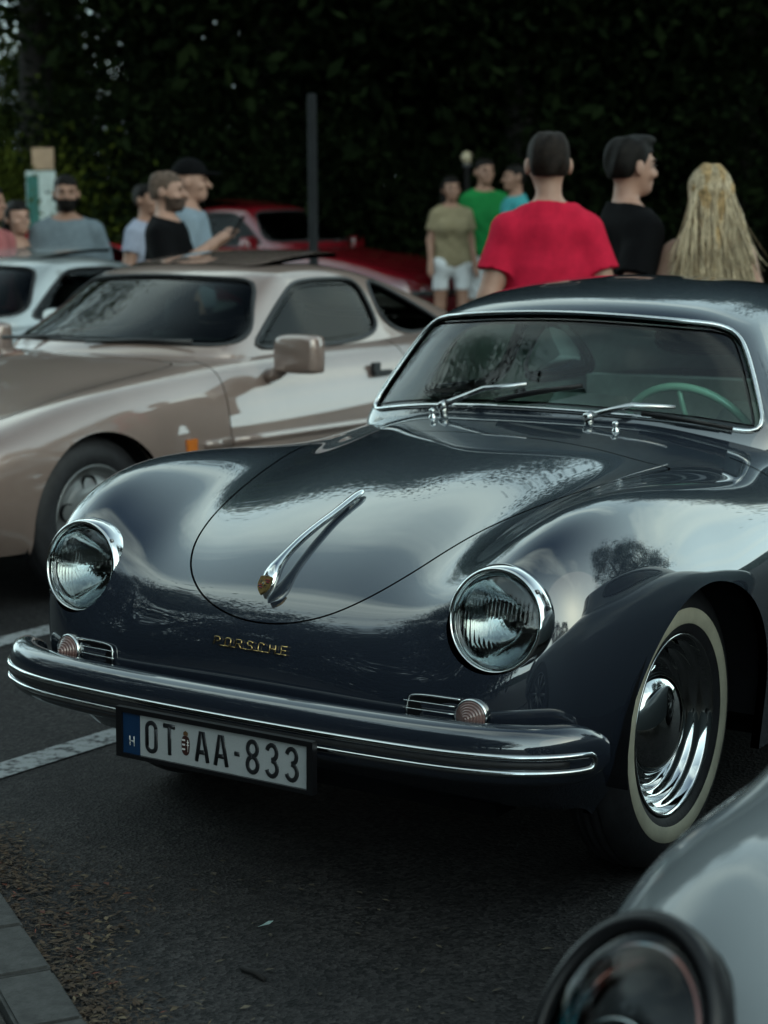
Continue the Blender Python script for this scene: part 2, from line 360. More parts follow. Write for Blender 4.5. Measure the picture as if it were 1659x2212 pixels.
CABIN=[
[(0,.49,.82),(.22,.505,.815),(.42,.555,.80),(.55,.62,.79),(.61,.67,.785),(.64,.71,.78),(.66,.74,.77)],
[(0,.528,.938),(.22,.542,.933),(.42,.592,.918),(.57,.65,.898),(.64,.70,.885),(.67,.75,.86),(.675,.80,.80)],
[(0,.61,1.075),(.21,.622,1.07),(.40,.668,1.055),(.54,.735,1.03),(.60,.795,1.005),(.645,.87,.93),(.675,.90,.81)],
[(0,.69,1.203),(.20,.70,1.197),(.38,.745,1.178),(.485,.815,1.15),(.545,.88,1.11),(.612,.96,.98),(.68,1.0,.815)],
[(0,.82,1.253),(.19,.825,1.246),(.36,.86,1.226),(.46,.92,1.192),(.535,.99,1.145),(.61,1.06,1.00),(.685,1.1,.82)],
[(0,1.05,1.283),(.19,1.05,1.277),(.36,1.07,1.254),(.46,1.10,1.217),(.535,1.14,1.16),(.615,1.2,1.01),(.69,1.25,.82)],
[(0,1.35,1.288),(.19,1.35,1.282),(.36,1.36,1.257),(.46,1.38,1.217),(.535,1.40,1.155),(.615,1.45,1.01),(.69,1.5,.82)],
[(0,1.7,1.255),(.19,1.7,1.248),(.35,1.7,1.222),(.45,1.7,1.18),(.525,1.71,1.125),(.60,1.74,.99),(.68,1.75,.81)],
[(0,2.0,1.19),(.18,2.0,1.183),(.33,2.0,1.155),(.43,2.,1.11),(.5,2.,1.045),(.57,2.0,.93),(.66,2.0,.79)],
[(0,2.3,1.05),(.17,2.3,1.042),(.31,2.28,1.01),(.40,2.26,.97),(.46,2.25,.91),(.53,2.24,.83),(.6,2.2,.74)],
[(0,2.6,.80),(.16,2.6,.795),(.29,2.57,.77),(.37,2.55,.73),(.43,2.53,.69),(.49,2.5,.64),(.55,2.45,.58)],
]

def carpaint(name, col, flake=.0, coat_ior=1.85, rough=.35, metal=0., ctint=(1, 1, 1)):
    m = mat(name, col, rough=rough, metal=metal, coat=1., var=.05, scale=3., spec=.12, coat_rough=.012, coat_ior=coat_ior)
    m.node_tree.nodes['Principled BSDF'].inputs['Coat Tint'].default_value = (*ctint, 1); return m
CHROME = mat('chrome', (.62, .64, .64), rough=.05, metal=1, var=.03, scale=20)
RUBBER = mat('black_rubber', (.012, .012, .013), rough=.62, var=.3, scale=40, bump=.0004, bscale=150)
TYRE = mat('tyre_rubber', (.014, .014, .016), rough=.6, var=.3, scale=30, bump=.0008, bscale=90)
WHITEWALL = mat('whitewall_rubber', (.50, .47, .35), rough=.6, var=.12, scale=14, bump=.0003)
BLACK = mat('black_underside', (.006, .006, .007), rough=.9, var=.3, spec=.1)
SLATE = carpaint('slate_grey_paint', (.0165, .0182, .0275), ctint=(.86, 1, 1), coat_ior=2.05)
CLOTH = mat('grey_headliner', (.50, .51, .50), rough=.9, var=.08, scale=20, bump=.0006, bscale=400, spec=.1)
LEATHER = mat('grey_seat_leather', (.28, .285, .28), rough=.55, var=.15, scale=12)
SCREEN = glass_mat('windscreen_glass', (.66, .90, .83), 1.55)
SIDEGL = glass_mat('side_glass', (.80, .92, .88), 1.42)
GOLD = mat('gold_metal', (.45, .32, .14), rough=.25, metal=1, var=.1)

def at_height(S, sel):
    """returns f(x, a) giving the third coordinate on the sheet by nearest-vertex tangent plane"""
    V, N = S.V[sel], S.N[sel]
    def fz(x, y):
        i = np.argmin((V[:, 0]-x)**2+(V[:, 1]-y)**2); v, n = V[i], N[i]; return v[2]-(n[0]*(x-v[0])+n[1]*(y-v[1]))/n[2]
    def fy(x, z):
        i = np.argmin((V[:, 0]-x)**2+(V[:, 2]-z)**2); v, n = V[i], N[i]; return v[1]-(n[0]*(x-v[0])+n[2]*(z-v[2]))/n[1]
    return fz, fy
def mirror_x(P): P = np.array(P, float); P[..., 0] *= -1; return P
def both(half):
    """closed outline from a half outline running from x=0 to x=0"""
    h = [tuple(q) for q in half]; return h+[(-x, y) for x, y in h[::-1] if abs(x) > 1e-6]

def wheel_arch(S, cy, cz, ry, rz, flat_bottom=-9):
    X, Y, Z = S.V.T
    ang = np.where(Z > cz, np.sqrt(((Y-cy)/ry)**2+((Z-cz)/rz)**2)-1, np.abs(Y-cy)/ry-1)*min(ry, rz)
    return np.where(np.abs(X) > .3, ang, 1.)
def wheel(parent, c, side, R=.33, white=True, rimmat=None, k=1., tyre_prof=None, rim_prof=None, cap_prof=None, n=72, steer=0.):
    """c: hub centre; side +1 axle outward to +x"""
    M = frame(c, (side*math.cos(steer), side*math.sin(steer)*1., 0)); s = R/.33
    tp = tyre_prof or [(.2, -.05), (.215, -.066), (.25, -.076), (.285, -.07), (.310, -.058), (.322, -.045), (.3265, -.03), (.3265, -.026), (.321, -.024), (.321, -.020), (.3285, -.018), (.33, -.004), (.324, -.002), (.324, .002), (.33, .004), (.3285, .018), (.321, .020), (.321, .024), (.3265, .026), (.3265, .03), (.322, .045), (.310, .058), (.285, .07), (.264, .0755), (.25, .076), (.234, .0745), (.215, .066), (.206, .060), (.2, .05)]
    rp = rim_prof or [(.196, .03), (.2, .056), (.206, .0645), (.2085, .062), (.207, .0665), (.202, .066), (.197, .058), (.194, .046), (.188, .0405), (.180, .0395), (.1765, .033), (.174, .024), (.167, .0185), (.158, .018), (.154, .012), (.152, .004), (.146, -.001), (.138, -.001), (.133, .004), (.128, .006)]
    V, F = lathe(rp, n, M); w = obj('wheel', V, F, rimmat or CHROME, parent)
    V, F = lathe([(r*s, h) for r, h in tp], n, M); obj('tyre', V, F, TYRE, w)
    if white:
        V, F = lathe([(.229, .0740), (.232, .0756), (.25, .0775), (.262, .0768), (.2645, .0758)], n, M); obj('whitewall', V, F, WHITEWALL, w)
    cp = cap_prof or [(.1315, .004), (.132, .009), (.129, .0125), (.124, .012), (.121, .017), (.113, .030), (.098, .043), (.078, .053), (.053, .0595), (.026, .063), (0, .064)]
    if cp != 'none':
        V, F = lathe(cp, n, M); obj('hub_cap', V, F, CHROME if white else (rimmat or CHROME), w)
    V, F = lathe([(.2, -.03), (.1, -.035), (0, -.035)], 24, M); obj('brake_drum', V, F, BLACK, w)
    return w

def build_classic():
    car = empty('classic_car', (0, 0, 0), 0, 'dark slate grey vintage coupe with round headlamps and whitewall tyres', 'car')
    S = patch(BODY, 10, 8)
    front = S.V[:, 1] < -.25
    fz, fy = at_height(S, S.V[:, 1] < .6)[0], at_height(S, (S.V[:, 1] < -.45))[1]
    X, Y, Z = S.V.T
    # --- headlamp holes
    HL = [frame((sx*.565, -.598, .645), (0, -math.cos(.17), math.sin(.17))) for sx in (-1, 1)]
    def hole(P, M, r):
        d = P-M[0]; a = d@M[3]; q = d-a[:, None]*M[3]; return np.where(P[:, 1] < -.35, r-np.linalg.norm(q, axis=1), -1)
    for M in HL:
        S, E = S.cut(hole(S.V, M, .108)); S = S.lip(E, .05, (0, 1, 0))
    # --- wheel arches
    for cy, cz, ry, rz in ((-.09, .33, .345, .333), (2.02, .33, .335, .27)):
        S, E = S.cut(-wheel_arch(S, cy, cz, ry, rz))
        arch_e = E
        for sgn in (1, -1):
            S = S.lip([e for e in E if S.V[e[0]][0]*sgn > 0], .022, (-sgn, 0, 0))
    # --- cabin opening
    cab = chaikin(both([(0, .60), (.3, .635), (.5, .71), (.575, .85), (.60, 1.2), (.60, 1.7), (.55, 1.95), (.3, 2.12), (0, 2.18)]), 2)
    v = sdf_poly(S.V[:, 0], S.V[:, 1], cab); S, _ = S.cut(np.where(S.V[:, 2] > .6, -v, -1.))
    # --- bonnet
    T = lambda P: P[:, 1]+P[:, 2]
    hood = chaikin(both([(0, -.079), (.045, -.077), (.11, -.058), (.185, -.012), (.255, .075), (.305, .19), (.337, .32), (.367, .47), (.402, .62), (.445, .80), (.50, 1.0), (.527, 1.09), (.533, 1.135), (.515, 1.155), (.46, 1.158), (.3, 1.168), (0, 1.178)]), 3)
    zone = lambda P: np.where((P[:, 1] < .6) & (P[:, 2] > .4), sdf_poly(P[:, 0], T(P), hood), 1.)
    H, E = S.cut(zone(S.V)+.0027); H = H.lip(E, .016)
    S, E = S.cut(-(zone(S.V)-.0027)); S = S.lip(E, .022)
    # --- doors
    door = chaikin([(.50, .86), (.50, .60), (.53, .33), (.60, .27), (1.3, .27), (1.50, .30), (1.56, .42), (1.58, .65), (1.58, .95), (1.5, 1.0), (.6, 1.0)], 2)
    DV = lambda P, s: np.where(P[:, 0]*s > .58, sdf_poly(P[:, 1], P[:, 2], door), 1.)
    doors = []
    for s in (1, -1):
        D, E = S.cut(DV(S.V, s)+.003); D = D.lip(E, .012); doors.append(D)
        S, E = S.cut(-(DV(S.V, s)-.003)); S = S.lip(E, .02)
    # --- engine lid
    lid = chaikin(both([(0, 2.2), (.30, 2.2), (.36, 2.3), (.33, 2.6), (.22, 2.8), (0, 2.83)]), 2)
    LV = lambda P: np.where((P[:, 1] > 1.9) & (P[:, 2] > .45), sdf_poly(P[:, 0], P[:, 1], lid), 1.)
    L, E = S.cut(LV(S.V)+.003); L = L.lip(E, .015); S, E = S.cut(-(LV(S.V)-.003)); S = S.lip(E, .02)
    body = S.build('body_shell', SLATE, car); bonnet = H.build('bonnet', SLATE, car)
    L.build('engine_lid', SLATE, car)
    for s, D in zip((1, -1), doors):
        d = D.build('door', SLATE, car)
        MB().tube([(s*.815, 1.40, .70), (s*.84, 1.41, .70), (s*.845, 1.46, .70), (s*.84, 1.52, .70), (s*.815, 1.53, .70)], .008, 10).build('door_handle', CHROME, d)
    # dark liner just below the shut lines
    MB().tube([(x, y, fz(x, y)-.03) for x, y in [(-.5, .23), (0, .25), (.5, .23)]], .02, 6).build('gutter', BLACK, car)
    # wheel wells, floor
    for s in (1, -1):
        for cy, ry, rz in ((-.09, .365, .352), (2.02, .355, .29)):
            a = np.linspace(-.15, PI+.12, 17); P = [(cy+ry*math.cos(t), .33+rz*math.sin(t)) for t in a]
            V = [(s*xx, y, z) for xx in (.785 if cy < 1 else .77, .42) for y, z in P]; n = len(P)
            F = [(i, i+1, n+i+1, n+i) for i in range(n-1)]+[tuple(range(n, 2*n))]
            obj('wheel_well', V, F, BLACK, car)
    MB().box((0, .95, .205), (1.0, 2.9, .03)).box((0, 1.0, .215), (1.46, 1.25, .03)).box((0, 2.6, .25), (1.1, .3, .03)).build('floor_pan', BLACK, car, False)
    # --- headlamps
    lens_m = mat('lamp_glass', (.95, .98, .97), rough=.0, trans=1., ior=1.45, var=.01)
    refl = mat('lamp_reflector', (.26, .29, .30), rough=.06, metal=1, var=.04)
    for M in HL:
        V, F = lathe([(.1165, -.034), (.1175, -.018), (.117, -.004), (.1145, .010), (.1095, .021), (.1045, .0255), (.1015, .0245), (.1005, .019), (.1005, .012), (.0985, .008), (.0985, -.02)], 72, M)
        ring = obj('headlight', V, F, CHROME, car)
        # fluted glass: smooth outer dome, ribbed inner face, one closed solid
        n, kr = 88, 34; V = []; F = []; Rg = .0985
        def dome(r): return .012+.030*(1-(r/Rg)**2)
        def flute(x, y):
            lo = -.052; band = 1. if (y > .008 or y < lo) else .45
            if y > .008: ph = x*330+(y-.03)*14
            elif y < lo: ph = x*300
            else: ph = (x*.8+y*.6)*300 if x > 0 else x*240
            return .0024*band*(.5+.5*math.cos(ph*2.2))
        for layer in (0, 1):
            for i in range(kr+1):
                r = Rg*(i/kr)
                for k in range(n):
                    a = 2*PI*k/n; x, y = r*math.cos(a), r*math.sin(a)
                    V.append((x, y, dome(r) if layer == 0 else dome(r)-.006-flute(x, y)*(1 if r < .092 else 0)))
        off = (kr+1)*n
        for i in range(kr):
            for k in range(n):
                q = (k+1) % n; F.append((i*n+k, (i+1)*n+k, (i+1)*n+q, i*n+q)); F.append((off+i*n+k, off+i*n+q, off+(i+1)*n+q, off+(i+1)*n+k))
        for k in range(n): q = (k+1) % n; F.append((kr*n+k, off+kr*n+k, off+kr*n+q, kr*n+q))
        obj('lens', tf(M, np.array(V)), F, lens_m, ring)
        V, F = lathe([(.0975, .004)]+[(r, -.075+.074*(r/.0975)**2) for r in np.linspace(.094, .016, 16)]+[(.014, -.075), (0, -.075)], 56, M); obj('reflector', V, F, refl, ring)
        V, F = lathe([(.0, -.028), (.010, -.030), (.013, -.036), (.012, -.048), (.014, -.066), (.016, -.075)], 20, M); obj('bulb', V, F, mat('bulb_glass', (.5, .5, .46), rough=.15, coat=1), ring)
        for a in (38, 218):
            q = tf(M, np.array([.1105*math.cos(math.radians(a)), .1105*math.sin(math.radians(a)), .018])); V, F = lathe([(.0052, -.004), (.0052, .002), (.003, .0035), (0, .0025)], 14, (q, M[1], M[2], M[3])); obj('screw', V, F, mat('dull_steel', (.25, .25, .25), rough=.3, metal=1), ring)
        q = tf(M, np.array([0, -.128, .006])); V, F = lathe([(.0085, -.02), (.0085, .004), (.0065, .009), (.003, .011), (0, .0105)], 16, (q, M[1], M[2], M[3])); obj('retaining_screw', V, F, CHROME, ring)
    # --- indicators and horn grilles
    amber = mat('indicator_lens', (.15, .085, .075), rough=.2, coat=1, var=.2, scale=30)
    for s in (-1, 1):
        c = np.array([s*.548, fy(s*.548, .462)-.006, .462]); M = frame(c, (s*.10, -1, .06))
        V, F = lathe([(.037, -.012), (.0375, .002), (.0355, .008), (.0325, .008), (.032, .002)], 40, M); ind = obj('indicator', V, F, CHROME, car)
        pr = [(.0322, .003)]
        for k in range(6): r = .031-.0048*k; pr += [(r+.0012, .005+.0045*k), (r+.0010, .008+.0045*k), (r-.0020, .0100+.0045*k), (r-.0034, .0088+.0045*k)]
        pr += [(.0025, .034), (0, .0345)]
        V, F = lathe(pr, 36, M); obj('lens', V, F, amber, ind)
        xa, xb = .402, .512; gy = lambda x, z: fy(x, z)-.007
        zc = .4625; hh = .031; O = chaikin([(xb+.01, zc+hh), (xa+.012, zc+hh), (xa, zc+hh-.012), (xa, zc-hh+.012), (xa+.012, zc-hh), (xb+.01, zc-hh)], 2, False)
        g = MB().tube([(s*x, gy(s*x, z), z) for x, z in O], .0022, 8).build('horn_grille', CHROME, car)
        for dz in (-.0155, .001, .0165): MB().tube([(s*x, gy(s*x, zc+dz)-.003, zc+dz) for x in np.linspace(xa-.007, xb, 6)], .0013, 6).build('bar', CHROME, g)
        Q = np.array([(s*x, fy(s*x, z)-.0012, z) for x, z in O]); Qc = Q.mean(0); obj('recess_shade', np.concatenate([Q, [Qc]]), [(i, (i+1) % len(Q), len(Q)) if s < 0 else ((i+1) % len(Q), i, len(Q)) for i in range(len(Q))], BLACK, g)  # flat black sheet on the skin standing in for the shaded opening
    # --- bumpers
    def bumper(path, zc, out_sign=1):
        P = chaikin([(-x, y) for x, y in path[::-1][:-1]]+path, 3, False); P = smooth_loop(resample(P, 90, False), 2, False)
        T = np.gradient(P, axis=0); T /= np.linalg.norm(T, axis=1, keepdims=True); Nn = np.stack([T[:, 1], -T[:, 0]], 1)*out_sign
        return P, Nn
    def sweep_prof(P, Nn, prof, zc, taper=5, tamt=.75):
        V = []; F = []; n = len(prof); k = len(P)
        for i in range(k):
            e = min(i, k-1-i); s = 1 if e >= taper else math.sqrt(max(1-((taper-e)/taper)**2*tamt, .02))
            for o_, z_ in prof: V.append((P[i][0]+Nn[i][0]*o_*(s if o_ > -.05 else 1), P[i][1]+Nn[i][1]*o_*(s if o_ > -.05 else 1), zc+z_*s))
        for i in range(k-1):
            for q in range(n): F.append((i*n+q, i*n+(q+1) % n, (i+1)*n+(q+1) % n, (i+1)*n+q))
        F += [tuple(range(n)), tuple((k-1)*n+q for q in range(n-1, -1, -1))]
        return V, F
    prof = chaikin([(-.055, .048), (-.045, .062), (-.02, .064), (.002, .052), (.012, .03), (.013, 0), (.012, -.026), (.006, -.044), (-.012, -.058), (-.04, -.06), (-.055, -.05)], 2)
    P, Nn = bumper([(0, -.787), (.2, -.785), (.4, -.775), (.55, -.76), (.655, -.73), (.735, -.682), (.782, -.62), (.797, -.57)], .40)
    V, F = sweep_prof(P, Nn, prof, .40); bp = obj('front_bumper', V, F, SLATE, car)
    def strip(z, r, o_, m, name, i0=3, i1=-3):
        Q = [(P[i][0]+Nn[i][0]*o_, P[i][1]+Nn[i][1]*o_, z) for i in range(len(P))][i0:i1]; MB().tube(Q, r, 10).build(name, m, bp)
    e = 4; zs = (.409, .377)
    top = [(P[i][0]+Nn[i][0]*.0125, P[i][1]+Nn[i][1]*.0125, zs[0]) for i in range(e, 90-e)]; bot = [(P[i][0]+Nn[i][0]*.0125, P[i][1]+Nn[i][1]*.0125, zs[1]) for i in range(e, 90-e)]
    def endcap(i, d):
        q = np.array([P[i][0]+Nn[i][0]*.0115, P[i][1]+Nn[i][1]*.0115]); t = (P[i+d]-P[i]); t = t/np.linalg.norm(t)
        return [(q[0]+t[0]*.016*math.sin(a), q[1]+t[1]*.016*math.sin(a), .393+.016*math.cos(a)) for a in np.linspace(.35, PI-.35, 6)]
    loop = top+endcap(90-e, 1)+bot[::-1]+endcap(e-1, -1)[::-1]
    MB().tube(loop, .0068, 10, True).build('chrome_trim', CHROME, bp); strip(.393, .0095, .006, RUBBER, 'rubber_insert', 5, -5)
    P, Nn = bumper([(0, 3.06), (.2, 3.055), (.4, 3.03), (.55, 2.99), (.65, 2.93), (.72, 2.85), (.75, 2.76)], .42, -1)
    V, F = sweep_prof(P, Nn, prof, .42); obj('rear_bumper', V, [f[::-1] for f in F], SLATE, car)
    # --- licence plate
    pm_ = frame((0, -.828, .3452), (0, -1, .02))
    pl = MB()
    for c, d in (((0, .0520, .004), (.532, .011, .014)), ((0, -.0500, .004), (.532, .009, .014)), ((-.2585, 0, .004), (.015, .094, .0138)), ((.2585, 0, .004), (.015, .094, .0138)), ((0, 0, -.004), (.53, .11, .006))): pl.box(c, d)
    fr = obj('licence_plate', tf(pm_, np.array(pl.V)), pl.F, mat('plate_frame_plastic', (.006, .006, .007), rough=.3, spec=.3), car, smooth=False)
    white = mat('plate_white', (.33, .345, .35), rough=.35, var=.05, scale=300, thr=(.3, .7)); ink = mat('plate_black', (.012, .013, .015), rough=.3); blue = mat('plate_blue', (.006, .028, .075), rough=.35)
    V, F = MB().box((.024, 0, .001), (.452, .096, .005)).V, MB().box((0, 0, 0), (1, 1, 1)).F; obj('plate_face', tf(pm_, np.array(V)), F, white, fr, smooth=False)
    V = MB().box((-.227, 0, .0012), (.048, .096, .005)).V; obj('country_band', tf(pm_, np.array(V)), F, blue, fr, smooth=False)
    h, w = .033, .0125
    G = {'O': [arc(0, h-w, w, w, 0, 180, 8)+[(-w, -h+w)]+arc(0, -h+w, w, w, 180, 360, 8)+[(w, h-w)]], 'T': [[(-.0155, h), (.0155, h)], [(0, h), (0, -h)]],
         'A': [[(-.0145, -h), (-.003, h), (.003, h), (.0145, -h)], [(-.010, -.012), (.010, -.012)]], '-': [[(-.006, 0), (.006, 0)]],
         '8': [arc(0, .0175, .0115, .0155, -90, 270, 18), arc(0, -.0165, .0125, .0165, 90, 450, 18)],
         '3': [arc(0, .0175, .0115, .0155, 165, -90, 12), arc(0, -.0165, .0125, .0165, 90, -165, 12)]}
    for ch, x, s in (('O', -.170, .96), ('T', -.119, .96), ('A', -.029, .98), ('A', .0225, 1), ('-', .066, 1), ('8', .1065, 1), ('3', .157, 1), ('3', .208, 1)):
        strokes('letter', [[(x+a*s*1.08, b*s) for a, b in pl_] for pl_ in G[ch]], .0052, .0022, (tf(pm_, np.array([0, 0, .0035])), *pm_[1:]), ink, fr)
    strokes('letter', [[(-.232, -.028), (-.232, -.006)], [(-.220, -.028), (-.220, -.006)], [(-.232, -.017), (-.220, -.017)]], .0014, .0008, (tf(pm_, np.array([0, 0, .0038])), *pm_[1:]), mat('plate_letter_white', (.5, .5, .48), rough=.4), fr)
    # small coat of arms between the letters
    cx = -.0735; sh = chaikin([(cx-.0115, .018), (cx+.0115, .018), (cx+.0115, -.016), (cx+.006, -.024), (cx, -.026), (cx-.006, -.024), (cx-.0115, -.016)], 2)
    def flat_poly(name, P, z, m, par, M=pm_): P = np.array(P); return obj(name, tf(M, np.concatenate([P, np.full((len(P), 1), z)], 1)), [tuple(range(len(P)))[::1]], m, par, smooth=False)
    crest_m = mat('crest_maroon', (.035, .012, .010), rough=.4); flat_poly('crest', sh[::-1], .0041, crest_m, fr)
    for zz_ in (.006, -.004, -.014): flat_poly('crest_bar', [(cx-.010, zz_), (cx-.001, zz_), (cx-.001, zz_+.004), (cx-.010, zz_+.004)], .0046, mat('plate_letter_white', (.5, .5, .48)), fr)
    strokes('crest_cross', [[(cx+.006, -.017), (cx+.006, .009)], [(cx+.003, .004), (cx+.009, .004)], [(cx+.0025, -.002), (cx+.0095, -.002)]], .0008, .0005, (tf(pm_, np.array([0, 0, .0043])), *pm_[1:]), mat('plate_letter_white', (.5, .5, .48)), fr)
    flat_poly('crest_crown', [(cx-.006, .0185), (cx+.006, .0185), (cx+.007, .025), (cx, .029), (cx-.006, .025)], .0044, mat('crest_gold', (.10, .05, .02), rough=.4), fr)
    # --- bonnet handle with shield badge
    prf = [(-.639, .636, .003, .003), (-.634, .648, .013, .010), (-.627, .664, .0195, .016), (-.616, .682, .0205, .019), (-.602, .696, .017, .017), (-.58, .712, .0125, .013), (-.55, .732, .0098, .0105), (-.50, .7605, .0098, .010), (-.44, .787, .0098, .0095), (-.38, .809, .0100, .009), (-.33, .8255, .0106, .009), (-.29, .838, .0114, .009), (-.27, .8435, .0098, .0075), (-.26, .845, .006, .005), (-.256, .8445, .0015, .0015)]
    pp = np.array(prf)
    for q_ in pp[5:]: q_[1] = fz(0, q_[0])+.009+.115*max(0, -q_[0]-.37)
    t_ = np.linspace(0, len(pp)-1, 70); Q = np.stack([np.interp(t_, np.arange(len(pp)), pp[:, k]) for k in range(4)], 1); Q = smooth_loop(Q, 3, False)
    V = []; F = []; n = 16; T = np.gradient(Q[:, :2], axis=0); T /= np.linalg.norm(T, axis=1, keepdims=True)
    for i, (y, z, a, b) in enumerate(Q):
        for k in range(n):
            th = 2*PI*k/n; u_ = math.sin(th)*b*(1 if math.sin(th) > 0 else .7); V.append((a*math.cos(th), y-T[i][1]*u_, z+T[i][0]*u_))
    for i in range(len(Q)-1):
        for k in range(n): F.append((i*n+k, (i+1)*n+k, (i+1)*n+(k+1) % n, i*n+(k+1) % n))
    han = obj('bonnet_handle', V, F, CHROME, bonnet)
    MB().box((0, -.31, fz(0, -.31)+.003), (.014, .05, .012)).build('handle_foot', CHROME, bonnet)
    bm_ = frame((0, -.6435, .6690), (0, -.82, .57)); w2, h2 = .0165, .021
    shield = np.array([(-w2*.92, h2*.86), (0, h2), (w2*.92, h2*.86), (w2, .002), (w2*.86, -.008), (w2*.5, -.0165), (0, -h2-.004), (-w2*.5, -.0165), (-w2*.86, -.008), (-w2, .002)])
    def plate3(name, P, z0, z1, m, par, M):
        P = np.array(P); n = len(P); V = np.concatenate([np.c_[P, np.full(n, z1)], np.c_[P, np.full(n, z0)]]); return obj(name, tf(M, V), [tuple(range(n))]+[(i, n+i, n+(i+1) % n, (i+1) % n) for i in range(n)], m, par, smooth=False)
    if ((shield[1]-shield[0])[0]) > 0: shield = shield[::-1]
    bd = plate3('badge', shield, -.004, .002, mat('badge_gold', (.20, .13, .05), rough=.3, metal=1, var=.2, scale=300), bonnet, bm_)
    redm, blk = mat('badge_red', (.22, .012, .012), rough=.25, coat=1), mat('badge_black', (.01, .01, .01), rough=.25, coat=1)
    q = .0125
    for (xa, xb, ya, yb) in ((.001, .0135, .0015, .0115), (-.0125, -.001, -.0115, -.001)):
        for k in range(4):
            y0 = yb-(yb-ya)*(k+1)/4+.0002; y1 = yb-(yb-ya)*k/4-.0002; xa2 = xa if ya > 0 else xa+(.0065*max(0, (k-1))/2.6)
            plate3('badge_stripe', [(xb, y0), (xb, y1), (xa2, y1), (xa2, y0)][::-1], .0015, .003, redm if k % 2 == 0 else blk, bonnet, bm_)
    for xx, yy, rr in ((-.008, .0065, 30), (-.008, .0035, -20), (.0065, -.004, 25), (.0055, -.008, -25)):
        strokes('badge_antler', [[(xx-.0035, yy), (xx, yy+.0012), (xx+.0035, yy)]], .0006, .0005, (tf(bm_, np.array([0, 0, .003])), *bm_[1:]), blk, bonnet)
    plate3('badge_centre', [(.0048, .0055), (-.0048, .0055), (-.0048, -.001), (0, -.006), (.0048, -.001)], .002, .004, GOLD, bonnet, bm_)
    strokes('badge_horse', [[(-.0018, -.003), (-.001, .001), (.0012, .0035)], [(.001, .0012), (.0022, -.002)]], .0011, .0006, (tf(bm_, np.array([0, 0, .0042])), *bm_[1:]), blk, bonnet)
    # --- gold name script on the nose
    lh, lw = .0085, .0075
    LET = {'P': [[(-lw, -lh), (-lw, lh), (lw*.6, lh), (lw, lh*.5), (lw*.6, 0), (-lw, 0)]], 'O': [[(-lw, -lh*.6), (-lw, lh*.6), (-lw*.5, lh), (lw*.5, lh), (lw, lh*.6), (lw, -lh*.6), (lw*.5, -lh), (-lw*.5, -lh), (-lw, -lh*.6)]],
           'R': [[(-lw, -lh), (-lw, lh), (lw*.6, lh), (lw, lh*.5), (lw*.6, 0), (-lw, 0)], [(0, 0), (lw, -lh)]], 'S': [[(lw, lh*.7), (lw*.4, lh), (-lw*.6, lh), (-lw, lh*.5), (-lw*.5, 0), (lw*.5, 0), (lw, -lh*.5), (lw*.6, -lh), (-lw, -lh)]],
           'C': [[(lw, lh*.6), (lw*.4, lh), (-lw*.5, lh), (-lw, lh*.5), (-lw, -lh*.5), (-lw*.5, -lh), (lw, -lh)]], 'H': [[(-lw, -lh), (-lw, lh)], [(lw, -lh), (lw, lh)], [(-lw, 0), (lw, 0)]], 'E': [[(lw, lh), (-lw, lh), (-lw, -lh), (lw, -lh)], [(-lw, 0), (lw*.7, 0)]]}
    for k, ch in enumerate('PORSCHE'):
        x0 = -.0945+.0305*k; b = MB()
        for poly in LET[ch]: b.tube([(x0+a, fy(x0+a, .542+c)-.0055, .542+c) for a, c in poly], .0017, 6)
        if k < 6: b.tube([(x0+lw*.8, fy(x0+lw, .5335)-.005, .5335), (x0+.023, fy(x0+.023, .5335)-.005, .5335)], .0014, 6)
        b.build('name_letter', GOLD, car)
    # --- cabin
    Cb = patch(CABIN, 10, 10)
    ws = chaikin(both([(0, .951), (.22, .946), (.42, .931), (.53, .915), (.585, .905), (.602, .912), (.598, .935), (.575, .985), (.545, 1.045), (.515, 1.10), (.485, 1.145), (.445, 1.170), (.38, 1.180), (.2, 1.194), (0, 1.20)]), 2)
    wv = lambda P, d=0: np.where(P[:, 1] < 1.0, sdf_poly(P[:, 0], P[:, 2], ws)+d, 1.)
    G_, E = Cb.cut(wv(Cb.V)); gl = G_.offset(-.004).build('windscreen', SCREEN, car)
    Lp = max(loops(E), key=len); Pn = resample(G_.V[Lp], 160); Pn = smooth_loop(Pn, 2)
    MB().tube(Pn+np.array([0, -.004, .003]), .0065, 10, True).build('chrome_surround', CHROME, gl)
    Cb, E = Cb.cut(-wv(Cb.V)); Cb = Cb.lip(E, .02)
    rw = chaikin(both([(0, 1.0), (.28, .99), (.40, 1.0), (.41, 1.05), (.34, 1.13), (0, 1.16)]), 2)
    rv = lambda P: np.where(P[:, 1] > 1.8, sdf_poly(P[:, 0], P[:, 2], rw), 1.)
    G_, E = Cb.cut(rv(Cb.V)); G_.offset(-.004).build('rear_window', SIDEGL, car); Cb, E = Cb.cut(-rv(Cb.V)); Cb = Cb.lip(E, .02)
    sw = [chaikin([(.90, .905), (1.03, 1.11), (1.12, 1.16), (1.25, 1.17), (1.42, 1.165), (1.49, 1.13), (1.50, .905)], 2), chaikin([(1.57, .915), (1.56, 1.12), (1.62, 1.14), (1.75, 1.11), (1.92, 1.02), (2.0, .95), (1.96, .915)], 2)]
